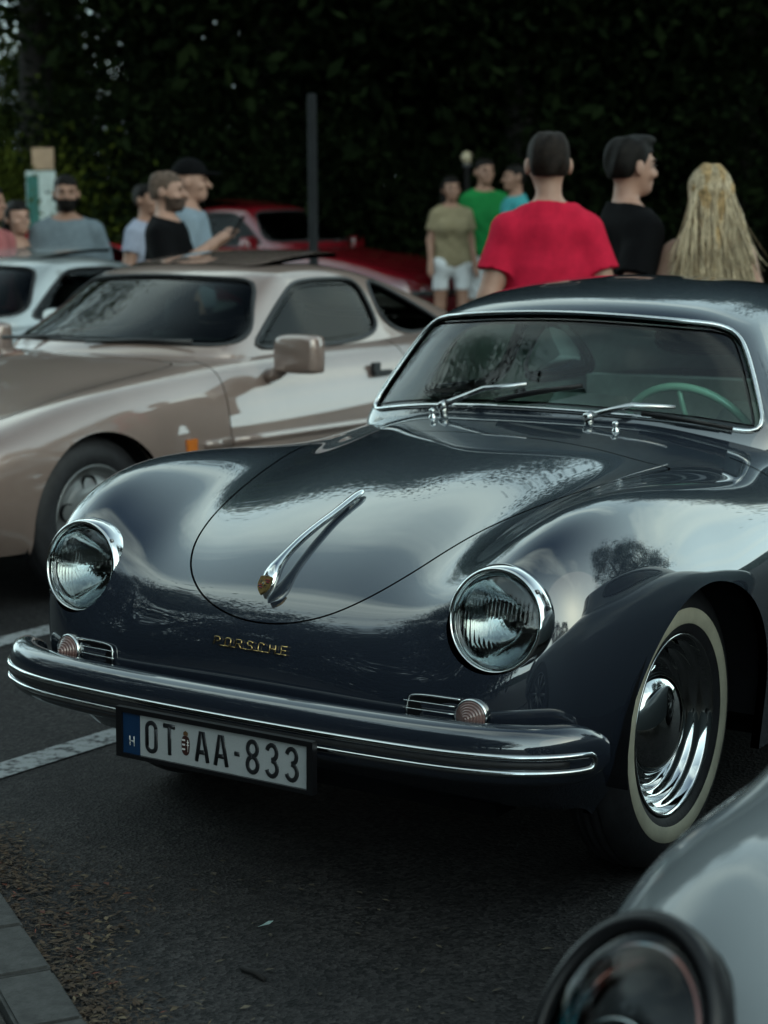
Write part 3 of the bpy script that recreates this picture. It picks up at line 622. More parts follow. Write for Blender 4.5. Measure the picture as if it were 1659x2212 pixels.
    for s in (1, -1):
        for kk, P in enumerate(sw):
            sv = lambda Q: np.where(Q[:, 0]*s > .4, sdf_poly(Q[:, 1], Q[:, 2], P), 1.)
            G_, E = Cb.cut(sv(Cb.V)); g = G_.offset(-.005).build('side_window', SIDEGL, car)
            Lp = max(loops(E), key=len); MB().tube(smooth_loop(resample(G_.V[Lp], 80), 1), .006, 8, True).build('window_trim', CHROME if kk == 0 else RUBBER, g)
            Cb, E = Cb.cut(-sv(Cb.V)); Cb = Cb.lip(E, .02)
        MB().tube([(s*.655, .975, .90), (s*.605, 1.055, 1.02), (s*.555, 1.12, 1.14)], .009, 8).build('vent_window_bar', RUBBER, car)
    Cb.build('roof', SLATE, car); Cb.offset(-.022).flip().build('headliner', CLOTH, car)
    # --- interior
    MB().tube([(x, .78+.10*(x/.6)**2, .865-.03*(x/.6)**2) for x in np.linspace(-.58, .58, 15)], .075, 16, False, .8).build('dashboard', mat('dash_paint', (.05, .055, .07), rough=.4, coat=.5), car)
    for s in (1, -1):
        b = MB().tube([(s*.30, 1.25, .42), (s*.30, 1.36, .60), (s*.30, 1.44, .78), (s*.30, 1.47, .90)], [.2, .21, .20, .13], 16, False, .32, up=(0, -1, .3)); b.build('seat_back', LEATHER, car)
        MB().tube([(s*.30, .86, .40), (s*.30, 1.05, .40), (s*.30, 1.28, .38)], [.19, .22, .21], 16, False, .35, up=(0, 0, 1)).build('seat_cushion', LEATHER, car)
    MB().box((0, 1.92, .72), (1.05, .08, .42)).box((0, 2.05, .88), (1.0, .3, .06)).build('rear_panel', CLOTH, car, False)
    for s in (1, -1): MB().box((s*.645, 1.22, .58), (.03, 1.0, .48)).build('door_card', LEATHER, car, False)
    c = np.array([.31, .90, .835]); M = frame(c, (0, .86, .5)); cream = mat('steering_cream', (.42, .52, .42), rough=.3, coat=1)
    MB().tube([tf(M, np.array([.195*math.cos(a), .195*math.sin(a), 0])) for a in np.linspace(0, 2*PI, 48, endpoint=False)], .0115, 10, True).build('steering_wheel', cream, car)
    b = MB()
    for a in (90, 215, 325): b.tube([tf(M, np.array([0, 0, -.0])), tf(M, np.array([.19*math.cos(math.radians(a)), .19*math.sin(math.radians(a)), 0]))], .008, 8)
    b.tube([c, c+np.array([0, -.15, -.10])], .025, 12).build('steering_column', cream, car)
    # --- wipers and washer jets
    arm_m = mat('brushed_steel', (.45, .46, .46), rough=.22, metal=1)
    def wiper(pv, mid_, end, b0, b1):
        k = np.array([0, -.035, .012]); pv, mid_, end, b0, b1 = [np.array(q, float) for q in (pv, mid_, end, b0, b1)]
        w_ = MB().tube([pv+np.array([0, -.01, -.02]), pv+np.array([0, -.02, .012])], [.013, .011], 14).tube([pv+np.array([0, -.03, .006]), pv+k*.9, pv+(mid_-pv)*.15+k], [.011, .013, .012], 10).tube([pv+(mid_-pv)*.12+k, mid_+k, end+k*.8], [.0095, .0078, .0055], 8, False, .6, up=(0, -.9, .4)).build('wiper', arm_m, car)
        d = b1-b0; nrm = np.array([0, -.018, .006])
        MB().tube([b0+nrm*.6, b0+d*.5+nrm*.8, b1+nrm*.6], .0058, 6, False, 1.8, up=(0, -.9, .4)).tube([b0+d*.12+nrm*1.2, b0+d*.45+nrm*1.8, b0+d*.55+nrm*1.8, b0+d*.88+nrm*1.2], .0042, 6).build('blade', RUBBER, w_)
    wiper((-.272, .548, .935), (-.139, .562, .988), (-.012, .566, 1.008), (-.106, .546, .966), (.14, .576, 1.013))
    wiper((.195, .517, .932), (.302, .572, .964), (.405, .605, .962), (.317, .572, .949), (.543, .638, .915))
    for x, y in ((-.262, .462), (.298, .452)):
        z = fz(x, y); MB().lathe([(.011, 0), (.010, .004), (.006, .008), (.0055, .014), (.009, .017), (.0085, .022), (.004, .026), (0, .0265)], 16, frame((x, y, z), (0, -.15, 1), (0, 1, 0))).build('washer_jet', CHROME, car)
    # --- wheels
    for s in (1, -1):
        for y in (-.08, 2.02): wheel(car, (s*.655, y, .33), s)
    return car
classic = build_classic()

# ================================================================== wedge coupe (tan car behind) and its relatives
_x = [0, .25, .45, .60, .70, .785, .84, .862, .862, .835]
def _row(y, z, x=_x): return [(a, b, c) for a, b, c in zip(x, y, z)]
W_BODY = [
 _row([-.92, -.91, -.89, -.86, -.82, -.77, -.72, -.68, -.64, -.60], [.22]*10, [0, .25, .45, .57, .65, .71, .75, .77, .78, .79]),
 _row([-1.07, -1.06, -1.03, -.99, -.94, -.87, -.78, -.70, -.62, -.56], [.36]*7+[.34, .30, .2], [0, .25, .45, .6, .69, .76, .80, .82, .825, .82]),
 _row([-1.09, -1.08, -1.05, -1.01, -.95, -.87, -.76, -.64, -.54, -.48], [.52]*6+[.51, .46, .37, .2], [0, .25, .45, .6, .7, .775, .82, .84, .845, .83]),
 _row([-.99, -.98, -.95, -.91, -.86, -.77, -.64, -.50, -.42, -.38], [.645, .645, .64, .635, .63, .62, .59, .52, .42, .2], [0, .25, .45, .6, .7, .78, .83, .855, .86, .835]),
 _row([-.72, -.72, -.70, -.68, -.64, -.58, -.48, -.40, -.34, -.30], [.715, .715, .71, .705, .70, .68, .625, .54, .42, .2]),
 _row([-.42, -.42, -.41, -.39, -.36, -.32, -.26, -.21, -.18, -.16], [.775, .775, .77, .765, .77, .745, .675, .57, .43, .2]),
 _row([-.10, -.10, -.09, -.08, -.06, -.04, -.02, 0, .01, .02], [.825, .825, .82, .81, .815, .788, .705, .58, .43, .2]),
 _row([.20, .20, .205, .21, .22, .22, .22, .22, .22, .22], [.872, .87, .862, .848, .842, .808, .715, .585, .43, .2], [0, .25, .45, .60, .70, .785, .836, .856, .857, .83]),
 _row([.5]*10, [.905, .903, .895, .88, .865, .822, .72, .585, .43, .2], [0, .25, .45, .60, .70, .78, .83, .85, .852, .825]),
 _row([.9]*10, [.93, .93, .925, .91, .887, .84, .73, .585, .43, .2], [0, .25, .45, .60, .70, .78, .83, .85, .852, .825]),
 _row([1.4]*10, [.95, .95, .945, .93, .90, .85, .74, .59, .43, .2], [0, .25, .45, .60, .70, .785, .836, .855, .855, .825]),
 _row([1.9]*10, [.96, .96, .955, .94, .91, .862, .752, .60, .43, .2], [0, .25, .45, .60, .71, .80, .855, .872, .865, .83]),
 _row([2.3]*10, [.97, .97, .962, .945, .915, .862, .752, .60, .43, .22], [0, .25, .45, .60, .71, .80, .855, .872, .862, .83]),
 _row([2.7]*10, [.965, .965, .958, .94, .91, .85, .74, .59, .43, .25], [0, .25, .44, .59, .69, .775, .83, .845, .84, .81]),
 _row([2.95, 2.95, 2.94, 2.93, 2.91, 2.89, 2.87, 2.85, 2.84, 2.83], [.925, .925, .915, .90, .86, .79, .68, .55, .42, .27], [0, .25, .43, .56, .65, .72, .77, .785, .785, .77]),
 _row([3.08, 3.08, 3.07, 3.05, 3.02, 2.99, 2.96, 2.93, 2.91, 2.9], [.72, .72, .715, .70, .68, .63, .55, .48, .39, .28], [0, .25, .42, .54, .62, .68, .72, .74, .745, .74]),
 _row([3.08, 3.08, 3.07, 3.05, 3.02, 2.99, 2.97, 2.95, 2.93, 2.92], [.42, .42, .42, .41, .40, .39, .37, .35, .33, .29], [0, .25, .41, .52, .59, .64, .68, .70, .71, .715]),
 _row([2.98, 2.98, 2.97, 2.96, 2.95, 2.94, 2.93, 2.93, 2.92, 2.92], [.28]*10, [0, .25, .4, .5, .57, .62, .65, .67, .68, .69])]
W_CABIN = [
 [(0, .40, .84), (.25, .42, .84), (.47, .49, .83), (.60, .57, .82), (.66, .63, .81), (.70, .69, .80), (.73, .74, .78)],
 [(0, .45, .93), (.25, .47, .93), (.47, .54, .925), (.605, .62, .92), (.67, .68, .915), (.705, .74, .885), (.74, .80, .80)],
 [(0, .72, 1.09), (.24, .735, 1.087), (.45, .79, 1.078), (.57, .86, 1.063), (.625, .92, 1.045), (.68, .99, .95), (.745, 1.0, .81)],
 [(0, .98, 1.232), (.23, .99, 1.229), (.42, 1.03, 1.219), (.525, 1.08, 1.205), (.58, 1.13, 1.178), (.655, 1.18, 1.02), (.75, 1.2, .81)],
 [(0, 1.15, 1.27), (.22, 1.155, 1.267), (.40, 1.18, 1.257), (.505, 1.21, 1.24), (.565, 1.25, 1.20), (.65, 1.3, 1.03), (.75, 1.32, .81)],
 [(0, 1.45, 1.283), (.22, 1.45, 1.28), (.40, 1.46, 1.268), (.505, 1.47, 1.247), (.565, 1.5, 1.20), (.65, 1.52, 1.03), (.75, 1.55, .82)],
 [(0, 1.75, 1.262), (.22, 1.75, 1.259), (.40, 1.75, 1.247), (.505, 1.75, 1.225), (.565, 1.76, 1.178), (.65, 1.78, 1.02), (.75, 1.8, .83)],
 [(0, 2.1, 1.19), (.22, 2.1, 1.187), (.40, 2.1, 1.172), (.49, 2.1, 1.15), (.55, 2.1, 1.105), (.63, 2.1, .98), (.735, 2.1, .83)],
 [(0, 2.5, 1.07), (.22, 2.5, 1.067), (.4, 2.5, 1.05), (.49, 2.5, 1.03), (.54, 2.48, 1.0), (.61, 2.45, .92), (.70, 2.4, .83)],
 [(0, 2.85, .945), (.22, 2.85, .94), (.38, 2.83, .93), (.46, 2.81, .915), (.52, 2.79, .89), (.57, 2.76, .85), (.63, 2.7, .80)],
 [(0, 3.0, .80), (.2, 3.0, .80), (.36, 2.98, .79), (.44, 2.96, .78), (.49, 2.94, .77), (.54, 2.91, .76), (.59, 2.86, .74)]]
TAN = carpaint('tan_metallic_paint', (.27, .195, .165), rough=.38, metal=.3)
DARKGL = glass_mat('dark_tinted_glass', (.40, .46, .44), 1.30)
ALLOY = mat('alloy_wheel', (.36, .37, .37), rough=.3, metal=.8)
INTER = mat('dark_interior', (.012, .012, .013), rough=.8)
AMBER = mat('amber_plastic', (.60, .16, .02), rough=.25, coat=1)
SATIN = mat('satin_black_trim', (.014, .014, .015), rough=.4)
def build_wedge():
    car = empty('coupe_car', (0, 0, 0)); yf, yr = -.25, 2.15
    S = patch(W_BODY, 8, 6)
    for cy, cz, ry, rz in ((yf, .32, .345, .335), (yr, .32, .335, .315)):
        S, E = S.cut(-wheel_arch(S, cy, cz, ry, rz))
        for sg in (1, -1): S = S.lip([e for e in E if S.V[e[0]][0]*sg > 0], .03, (-sg, 0, 0))
    cab = chaikin(both([(0, .50), (.4, .56), (.58, .66), (.64, .85), (.66, 1.4), (.66, 2.0), (.58, 2.4), (.3, 2.6), (0, 2.65)]), 2)
    v = sdf_poly(S.V[:, 0], S.V[:, 1], cab); S, _ = S.cut(np.where(S.V[:, 2] > .7, -v, -1.))
    hood = chaikin(both([(0, -.93), (.45, -.89), (.62, -.80), (.665, -.5), (.655, 0), (.645, .40), (.55, .42), (0, .36)]), 2)
    Z = lambda P: np.where((P[:, 1] < .6) & (P[:, 2] > .55), sdf_poly(P[:, 0], P[:, 1], hood), 1.)
    H, E = S.cut(Z(S.V)+.003); H = H.lip(E, .015); S, E = S.cut(-(Z(S.V)-.003)); S = S.lip(E, .02)
    door = chaikin([(.50, .93), (.50, .80), (.50, .30), (.56, .26), (1.62, .26), (1.75, .34), (1.78, .55), (1.78, .97), (1.6, 1.0), (.6, 1.0)], 2)
    ds = []
    for s in (1, -1):
        DV = lambda P: np.where(P[:, 0]*s > .62, sdf_poly(P[:, 1], P[:, 2], door), 1.)
        D, E = S.cut(DV(S.V)+.003); ds.append(D.lip(E, .012)); S, E = S.cut(-(DV(S.V)-.003)); S = S.lip(E, .02)
    S.build('body_shell', TAN, car); bon = H.build('bonnet', TAN, car)
    for s, D in zip((1, -1), ds):
        d = D.build('door', TAN, car)
        MB().box((s*.845, 1.56, .765), (.03, .13, .025)).box((s*.842, 1.52, .79), (.02, .05, .05)).build('door_handle', SATIN, d, False)
        mb = MB(); mb.tube([(s*.81, .80, .80), (s*.86, .79, .815), (s*.91, .79, .86)], [.035, .03, .04], 10)
        m_ = mb.build('door_mirror', TAN, d)
        Pm = chaikin([(-.105, -.075), (.105, -.075), (.118, -.06), (.118, .06), (.10, .08), (-.085, .08), (-.115, .05), (-.115, -.06)], 2); n = len(Pm)
        V = [(s*.985+a*sc, .79+yy, .90+b*sc*1.08) for yy, sc in ((-.05, .8), (-.04, .93), (-.02, 1.), (.03, 1.), (.035, .97)) for a, b in Pm]
        F = [(k*n+i, k*n+(i+1) % n, (k+1)*n+(i+1) % n, (k+1)*n+i) for k in range(4) for i in range(n)]+[tuple(range(n-1, -1, -1)), tuple(range(4*n, 5*n))]
        obj('mirror_housing', V, F, TAN, m_ if False else d)
        MB().tube([(s*.858, .50+t, .545) for t in np.linspace(.01, 1.26, 8)], .02, 8, False, .5, up=(1, 0, 0)).build('rub_strip', TAN, d)
        MB().tube([(s*.860, y, .545) for y in (.33, .40, .488)], .02, 8, False, .5, up=(1, 0, 0)).build('rub_strip', TAN, car)
        MB().box((s*.858, .245, .555), (.02, .06, .05)).build('side_indicator', AMBER, car, False)
    for s in (1, -1):
        for cy in (yf, yr):
            a = np.linspace(0, PI, 15); P = [(cy+.36*math.cos(t), .32+.34*math.sin(t)) for t in a]; P = [(cy+.36, .2)]+P+[(cy-.36, .2)]; n = len(P)
            V = [(s*xx, y, z) for xx in (.81, .45) for y, z in P]; obj('wheel_well', V, [(i, i+1, n+i+1, n+i) for i in range(n-1)]+[tuple(range(n, 2*n))], BLACK, car)
            w = wheel(car, (s*.735, cy, .317), s, R=.317, white=False, rimmat=ALLOY, n=48, rim_prof=[(.196, .03), (.202, .062), (.207, .066), (.203, .068), (.195, .062), (.185, .045), (.165, .036), (.14, .046), (.12, .054), (.09, .056), (.055, .052), (.05, .058), (0, .060)], cap_prof='none')
            for k in range(5):
                a = 2*PI*k/5+.4; M = frame((s*(.735+.046), cy+.13*math.cos(a), .317+.13*math.sin(a)), (s, 0, 0)); V, F = lathe([(.036, -.02), (.037, .006), (.034, .008), (.030, -.004), (0, -.012)], 20, M); obj('wheel_hole', V, F, BLACK, w)
    MB().box((0, .95, .215), (1.5, 2.0, .03)).box((0, -.7, .23), (1.2, .3, .03)).box((0, 2.7, .3), (1.2, .4, .03)).box((0, 1., .25), (.8, 3.4, .03)).build('floor_pan', BLACK, car, False)
    # pop-up lamp lids and nose rub strip
    for s in (1, -1):
        q = MB().tube([(s*.5, -.93, .55), (s*.5, -1.06, .50)], .02, 8).build('fog_lamp', AMBER, car)
    MB().tube([(x, -1.105+.13*(x/.72)**4, .50) for x in np.linspace(-.74, .74, 17)], .025, 8, False, .5, up=(0, -1, 0)).build('bumper_strip', SATIN, car)
    C_ = patch(W_CABIN, 8, 8)
    ws = chaikin(both([(0, .945), (.47, .94), (.61, .932), (.675, .932), (.660, .985), (.592, 1.095), (.535, 1.18), (.50, 1.204), (.42, 1.210), (0, 1.224)]), 2)
    wv = lambda P: np.where(P[:, 1] < 1.4, sdf_poly(P[:, 0], P[:, 2], ws), 1.)
    G_, E = C_.cut(wv(C_.V)); gl = G_.offset(-.003).build('windscreen', DARKGL, car); Lp = max(loops(E), key=len); MB().tube(smooth_loop(resample(G_.V[Lp], 90), 2), .010, 8, True).build('rubber_seal', RUBBER, gl)
    C_, E = C_.cut(-wv(C_.V)); C_ = C_.lip(E, .02)
    rg = chaikin(both([(0, 1.95), (.40, 1.95), (.48, 2.0), (.47, 2.5), (.40, 2.74), (0, 2.78)]), 2)
    rv = lambda P: np.where(P[:, 2] > .92, sdf_poly(P[:, 0], P[:, 1], rg), 1.)
    G_, E = C_.cut(rv(C_.V)); G_.offset(-.002).build('rear_window', DARKGL, car); C_, E = C_.cut(-rv(C_.V)); C_ = C_.lip(E, .02)
    for s in (1, -1):
        for P in (chaikin([(.80, .905), (.875, .95), (1.17, 1.155), (1.27, 1.197), (1.63, 1.200), (1.72, 1.185), (1.75, 1.1), (1.755, .905)], 2), chaikin([(1.81, .925), (1.80, 1.180), (1.88, 1.180), (2.12, 1.09), (2.40, .965), (2.38, .925)], 2)):
            sv = lambda Q: np.where(Q[:, 0]*s > .4, sdf_poly(Q[:, 1], Q[:, 2], P), 1.)
            G_, E = C_.cut(sv(C_.V)); g = G_.offset(-.006).build('side_window', DARKGL, car); Lp = max(loops(E), key=len); MB().tube(smooth_loop(resample(G_.V[Lp], 60), 1), .011, 8, True).build('window_trim', SATIN, g)
            C_, E = C_.cut(-sv(C_.V)); C_ = C_.lip(E, .02)
    sr = chaikin(both([(0, 1.13), (.36, 1.15), (.42, 1.2), (.42, 1.78), (.36, 1.84), (0, 1.86)]), 2)
    sv = lambda P: np.where(P[:, 2] > 1.1, sdf_poly(P[:, 0], P[:, 1], sr), 1.)
    Sr, E = C_.cut(sv(C_.V)+.004); Sr = Sr.lip(E, .02); dz = np.clip((Sr.V[:, 1]-1.15)/.7, 0, 1)*.075; Sr.V[:, 2] += .003+dz; Sr.build('sunroof_panel', TAN, car)
    C_, E = C_.cut(-sv(C_.V)); C_ = C_.lip(E, .02); C_.build('roof', TAN, car); C_.offset(-.03).flip().build('headliner', INTER, car)
    for s in (1, -1):
        MB().tube([(s*.34, 1.25, .42), (s*.34, 1.40, .75), (s*.34, 1.45, .92)], [.22, .22, .17], 14, False, .35, up=(0, -1, .3)).tube([(s*.34, 1.46, .95), (s*.34, 1.48, 1.08)], [.10, .11], 12, False, .5, up=(0, -1, .2)).build('seat', INTER, car)
    MB().tube([(x, .78, .86) for x in np.linspace(-.66, .66, 9)], .12, 12, False, .8).build('dashboard', INTER, car)
    for x0 in (.05, -.5): MB().tube([(x0, .44, .945), (x0+.28, .50, .955), (x0+.52, .57, .955)], .010, 6).build('wiper', SATIN, car)
    for s in (1, -1): MB().box((s*.5, 3.075, .64), (.30, .03, .13)).build('tail_lamp', mat('red_plastic', (.30, .01, .01), rough=.3, coat=1), car, False)
    return car
wedge = build_wedge()
tag(wedge, 'tan metallic wedge-shaped coupe with raised sunroof beside the grey vintage coupe', 'car')
wedge.location = (-3.27, 1.80, 0); wedge.rotation_euler = (0, 0, -.06)
def repaint(root, m, old=TAN):
    for ch in root.children_recursive:
        for sl in getattr(ch, 'material_slots', []):
            if sl.material == old: sl.link = 'OBJECT'; sl.material = m
def pix(x, d, z=None):
    """ground point that the photograph shows at column x (1659 wide) at depth d"""
    r, u, f = cam_axes(); fh = np.array([f[0], f[1]])/math.hypot(f[0], f[1]); rh = np.array([r[0], r[1]]); q = CAM_POS[:2]+fh*d+rh*(x-829.5)/3901.2*d*1.012
    return float(q[0]), float(q[1]), float(ground_z(*q)) if z is None else z
def relative(m, loc, rz, label, scale=(1, 1, 1)):
    c = copy_tree(wedge); c.name = 'parked_car'; c.location = loc; c.rotation_euler = (0, 0, rz); c.scale = scale; repaint(c, m); c['label'] = label; c['category'] = 'car'; return c
relative(carpaint('silver_paint', (.34, .37, .37), metal=.3), (-6.05, 3.25, 0), -.05, 'pale silver coupe at the left edge, behind the tan coupe')
_p = pix(800, 18.6); relative(carpaint('red_paint', (.12, .004, .008)), _p, YAW+math.radians(58), 'red car with sloping windscreen parked before the dark trees', (1.0, 1.0, 1.13))
_p = pix(350, 24); relative(carpaint('black_paint', (.01, .01, .012)), _p, .1, 'black car partly hidden behind the men looking at a phone')
_p = pix(20, 15.5); relative(carpaint('bright_red_paint', (.42, .01, .02)), (_p[0]-1.2, _p[1], 0), -.15, 'bright red car at the far left edge beside the dark-haired woman', (1, 1, 1.1))
_p = pix(170, 30); relative(carpaint('white_paint', (.55, .56, .55)), (_p[0], _p[1], _p[2]), YAW+PI/2, 'white car far away under the trees at the left', (1, 1, 1.35))

# ================================================================== foreground sports car (right edge)
def build_modern():
    car = empty('sports_car', (2.255, -1.36, 0), 0, 'light grey sports car in the lower right corner with black oval headlamp', 'car')
    grey = carpaint('light_grey_paint', (.12, .135, .142), rough=.4, coat_ior=1.5)
    B = np.array(BODY, float); B[..., 0] *= 1.115; B[..., 1] *= 1.14; B[..., 2] = .2+(B[..., 2]-.2)*np.array([.712]*8+[.785, .875, .97]+[1.]*(len(B)-11))[:, None]
    for i in range(4, 10):                       # taller front wings
        B[i, 3:7, 2] += np.array([.0, .03, .035, .03])*[.3, .7, 1, 1, .8, .4][i-4]
        B[i, 0:3, 2] -= .02
    B[0:3, :5, 1] -= .10; B[3, :3, 1] -= .06
    S = patch(B, 8, 8)
    M = [frame((s*.697, -.69, .565), (s*.10, -math.cos(.55), math.sin(.55))) for s in (-1, 1)]
    for m_ in M:
        d = S.V-m_[0]; a = d@m_[1]; b = d@m_[2]
        S, E = S.cut(np.where((S.V[:, 1] < -.3) & (np.abs(d@m_[3]) < .25), .118-np.sqrt((a/.92)**2+(b/1.22)**2), -1.)); S = S.lip(E, .04)
    for cy in (-.10, 2.33):
        S, E = S.cut(-wheel_arch(S, cy, .31, .36, .315))
        for sg in (1, -1): S = S.lip([e for e in E if S.V[e[0]][0]*sg > 0], .03, (-sg, 0, 0))
    S, _ = S.cut(np.where(S.V[:, 2] > .7, -sdf_poly(S.V[:, 0], S.V[:, 1], chaikin(both([(0, .68), (.45, .75), (.62, .9), (.66, 1.4), (.64, 2.0), (.4, 2.4), (0, 2.5)]), 2)), -1.))
    hood = chaikin(both([(0, -.60), (.25, -.55), (.42, -.35), (.50, 0), (.56, .40), (.5, .46), (0, .50)]), 2)
    Z = lambda P: np.where((P[:, 1] < .8) & (P[:, 2] > .45), sdf_poly(P[:, 0], P[:, 1], hood), 1.)
    H, E = S.cut(Z(S.V)+.003); H.lip(E, .015).build('bonnet', grey, car); S, E = S.cut(-(Z(S.V)-.003)); S.lip(E, .02).build('body_shell', grey, car)
    gloss = mat('gloss_black', (.005, .005, .006), rough=.3, spec=.3); lens = glass_mat('headlamp_cover', (.85, .9, .92), 1.45)
    irid = mat('lamp_reflection_tint', (.03, .20, .24), rough=.10, metal=1, col2=(.26, .10, .08), scale=7, thr=(.42, .58))  # mottled colours painted in for the lamp's coloured reflections
    for m_ in M:
        def ell(prof, name, mt, par, ax=(.92, 1.22), n=56):
            V, F = lathe(prof, n); V = V*np.array([ax[0], ax[1], 1]); return obj(name, tf(m_, V), F, mt, par)
        hl = ell([(.122, -.03), (.123, .006), (.118, .014), (.110, .017), (.104, .012), (.101, -.02), (.098, -.06), (0, -.075)], 'headlight', gloss, car)
        ell([(.1025, .010)]+[(r, .011+.026*(1-(r/.1025)**2)) for r in np.linspace(.098, .012, 10)]+[(0, .037)], 'lens', lens, hl)
        ell([(.099, -.012), (.093, .004), (.083, -.002), (.074, -.03)], 'glint_ring', irid, hl)
        V, F = lathe([(.05, -.05), (.052, -.01), (.047, -.002), (.042, -.012)], 36, (tf(m_, np.array([-.012, -.02, 0.])), *m_[1:])); obj('projector_ring', V, F, CHROME, hl)
        V, F = lathe([(.042, -.018), (.03, -.004), (.015, .004), (0, .006)], 30, (tf(m_, np.array([-.012, -.02, 0.])), *m_[1:])); obj('projector', V, F, gloss, hl)
    for s in (1, -1):
        for cy in (-.10, 2.33):
            a = np.linspace(0, PI, 15); P = [(cy+.37*math.cos(t), .31+.325*math.sin(t)) for t in a]; n = len(P)
            V = [(s*xx, y, z) for xx in (.82, .5) for y, z in P]; obj('wheel_well', V, [(i, i+1, n+i+1, n+i) for i in range(n-1)]+[tuple(range(n, 2*n))], BLACK, car)
            w = wheel(car, (s*.765, cy, .318), s, R=.318, white=False, rimmat=ALLOY, n=48, rim_prof=[(.20, .03), (.218, .072), (.222, .075), (.213, .071), (.205, .05), (.195, .0)], cap_prof='none')
            for k in range(10):
                a = 2*PI*k/10; MB().tube([(s*(.765+.05), cy+.03*math.cos(a), .318+.03*math.sin(a)), (s*(.765+.055), cy+.205*math.cos(a), .318+.205*math.sin(a))], [.022, .014], 8, False, .6, up=(1, 0, 0)).build('spoke', ALLOY, w)
    MB().box((0, 1.1, .2), (1.5, 1.6, .03)).box((0, 1.0, .22), (.9, 3.6, .03)).build('floor_pan', BLACK, car, False)
    Cn = np.array(CABIN, float); Cn[..., 0] *= 1.06; Cn[..., 1] = Cn[..., 1]*1.12+.10; C_ = patch(Cn, 8, 8)
    ws = chaikin(both([(0, .951), (.44, .931), (.56, .915), (.63, .912), (.625, .94), (.575, 1.045), (.515, 1.14), (.47, 1.170), (.40, 1.180), (0, 1.20)]), 2)
    wv = lambda P: np.where(P[:, 1] < 1.3, sdf_poly(P[:, 0], P[:, 2], ws), 1.)
    G_, E = C_.cut(wv(C_.V)); G_.offset(-.003).build('windscreen', DARKGL, car); C_, E = C_.cut(-wv(C_.V)); C_ = C_.lip(E, .02)
    for s in (1, -1):
        P = chaikin([(1.1, .92), (1.3, 1.13), (1.45, 1.17), (1.7, 1.165), (2.05, 1.07), (2.2, .97), (2.1, .92)], 2); sv = lambda Q: np.where(Q[:, 0]*s > .4, sdf_poly(Q[:, 1], Q[:, 2], P), 1.)
        G_, E = C_.cut(sv(C_.V)); G_.offset(-.005).build('side_window', DARKGL, car); C_, E = C_.cut(-sv(C_.V)); C_ = C_.lip(E, .02)
    C_.build('roof', grey, car); C_.offset(-.03).flip().build('headliner', INTER, car)
    return car
modern = build_modern()

# ================================================================== people
def surf_nets(f, lo, hi, h):
    lo = np.array(lo, float); n = np.ceil((np.array(hi)-lo)/h).astype(int)+1
    ax = [lo[k]+h*np.arange(n[k]) for k in range(3)]; cn = (n+2)//4+1; cx = [lo[k]+h*(4*np.arange(cn[k])+1.5) for k in range(3)]
    Dc = f(np.stack(np.meshgrid(*cx, indexing='ij'), 3).reshape(-1, 3)).reshape(cn)
    D = np.repeat(np.repeat(np.repeat(Dc, 4, 0), 4, 1), 4, 2)[:n[0], :n[1], :n[2]].copy(); near = np.argwhere(np.abs(D) < 6.5*h)
    D[tuple(near.T)] = f(lo+h*near)
    S = D < 0; c = np.zeros(tuple(n-1)+(3,)); cnt = np.zeros(tuple(n-1))
    off = [(a, b, d) for a in (0, 1) for b in (0, 1) for d in (0, 1)]
    sl = lambda o: tuple(slice(o[k], n[k]-1+o[k]) for k in range(3))
    for a in off:
        for k in range(3):
            if a[k] == 0:
                b = list(a); b[k] = 1; da, db = D[sl(a)], D[sl(b)]; m = S[sl(a)] != S[sl(b)]; t = np.where(m, da/np.where(m, da-db, 1), 0)
                for q in range(3): c[..., q] += np.where(m, a[q]+(t if q == k else 0), 0)
                cnt += m
    act = cnt > 0; idx = -np.ones(act.shape, int); idx[act] = np.arange(act.sum())
    G = np.stack(np.meshgrid(*[np.arange(k-1) for k in n], indexing='ij'), 3)
    V = lo+h*(G[act]+c[act]/cnt[act][:, None]); F = []
    for k in range(3):
        u, w = (k+1) % 3, (k+2) % 3
        s0 = [slice(1, n[q]-1) for q in range(3)]; s0[k] = slice(0, n[k]-1); s1 = list(s0); s1[k] = slice(1, n[k])
        A, B = S[tuple(s0)], S[tuple(s1)]
        I = np.argwhere(A != B)
        if not len(I): continue
        inside = A[tuple(I.T)]; I = I+np.array([1 if q != k else 0 for q in range(3)])
        du = np.eye(3, dtype=int)[u]; dw = np.eye(3, dtype=int)[w]
        q = [idx[tuple((I-a).T)] for a in (0*du, du, du+dw, dw)]
        Q = np.stack(q, 1); Q[~inside] = Q[~inside][:, ::-1]; F.append(Q)
    F = np.concatenate(F)
    e = h*.3
    for _ in range(2):
        d0 = f(V); g = np.stack([f(V+np.eye(3)[k]*e)-f(V-np.eye(3)[k]*e) for k in range(3)], 1)/(2*e); V = V-g*(np.clip(d0, -h, h)/np.maximum((g*g).sum(1), .05))[:, None]
    g = np.stack([f(V+np.eye(3)[k]*e)-f(V-np.eye(3)[k]*e) for k in range(3)], 1); N = g/(np.linalg.norm(g, axis=1, keepdims=True)+1e-12)
    return V, F.tolist(), N
def smin(a, b, k): hh = np.clip(.5+.5*(b-a)/k, 0, 1); return b*(1-hh)+a*hh-k*hh*(1-hh)
def cap(P, a, b, r0, r1, sc=(1, 1, 1)):
    sc = np.array(sc); a, b = np.array(a, float)/sc, np.array(b, float)/sc; P = P/sc; d = b-a; t = np.clip(((P-a)@d)/(d@d+1e-12), 0, 1)
    return (np.linalg.norm(P-a-t[:, None]*d, axis=1)-(r0+(r1-r0)*t))*sc.min()
def ellip(P, c, r):
    q = (P-np.array(c))/np.array(r); l = np.linalg.norm(q, axis=1); return (l-1)*min(r)*np.clip(l, .6, 1.3)**0
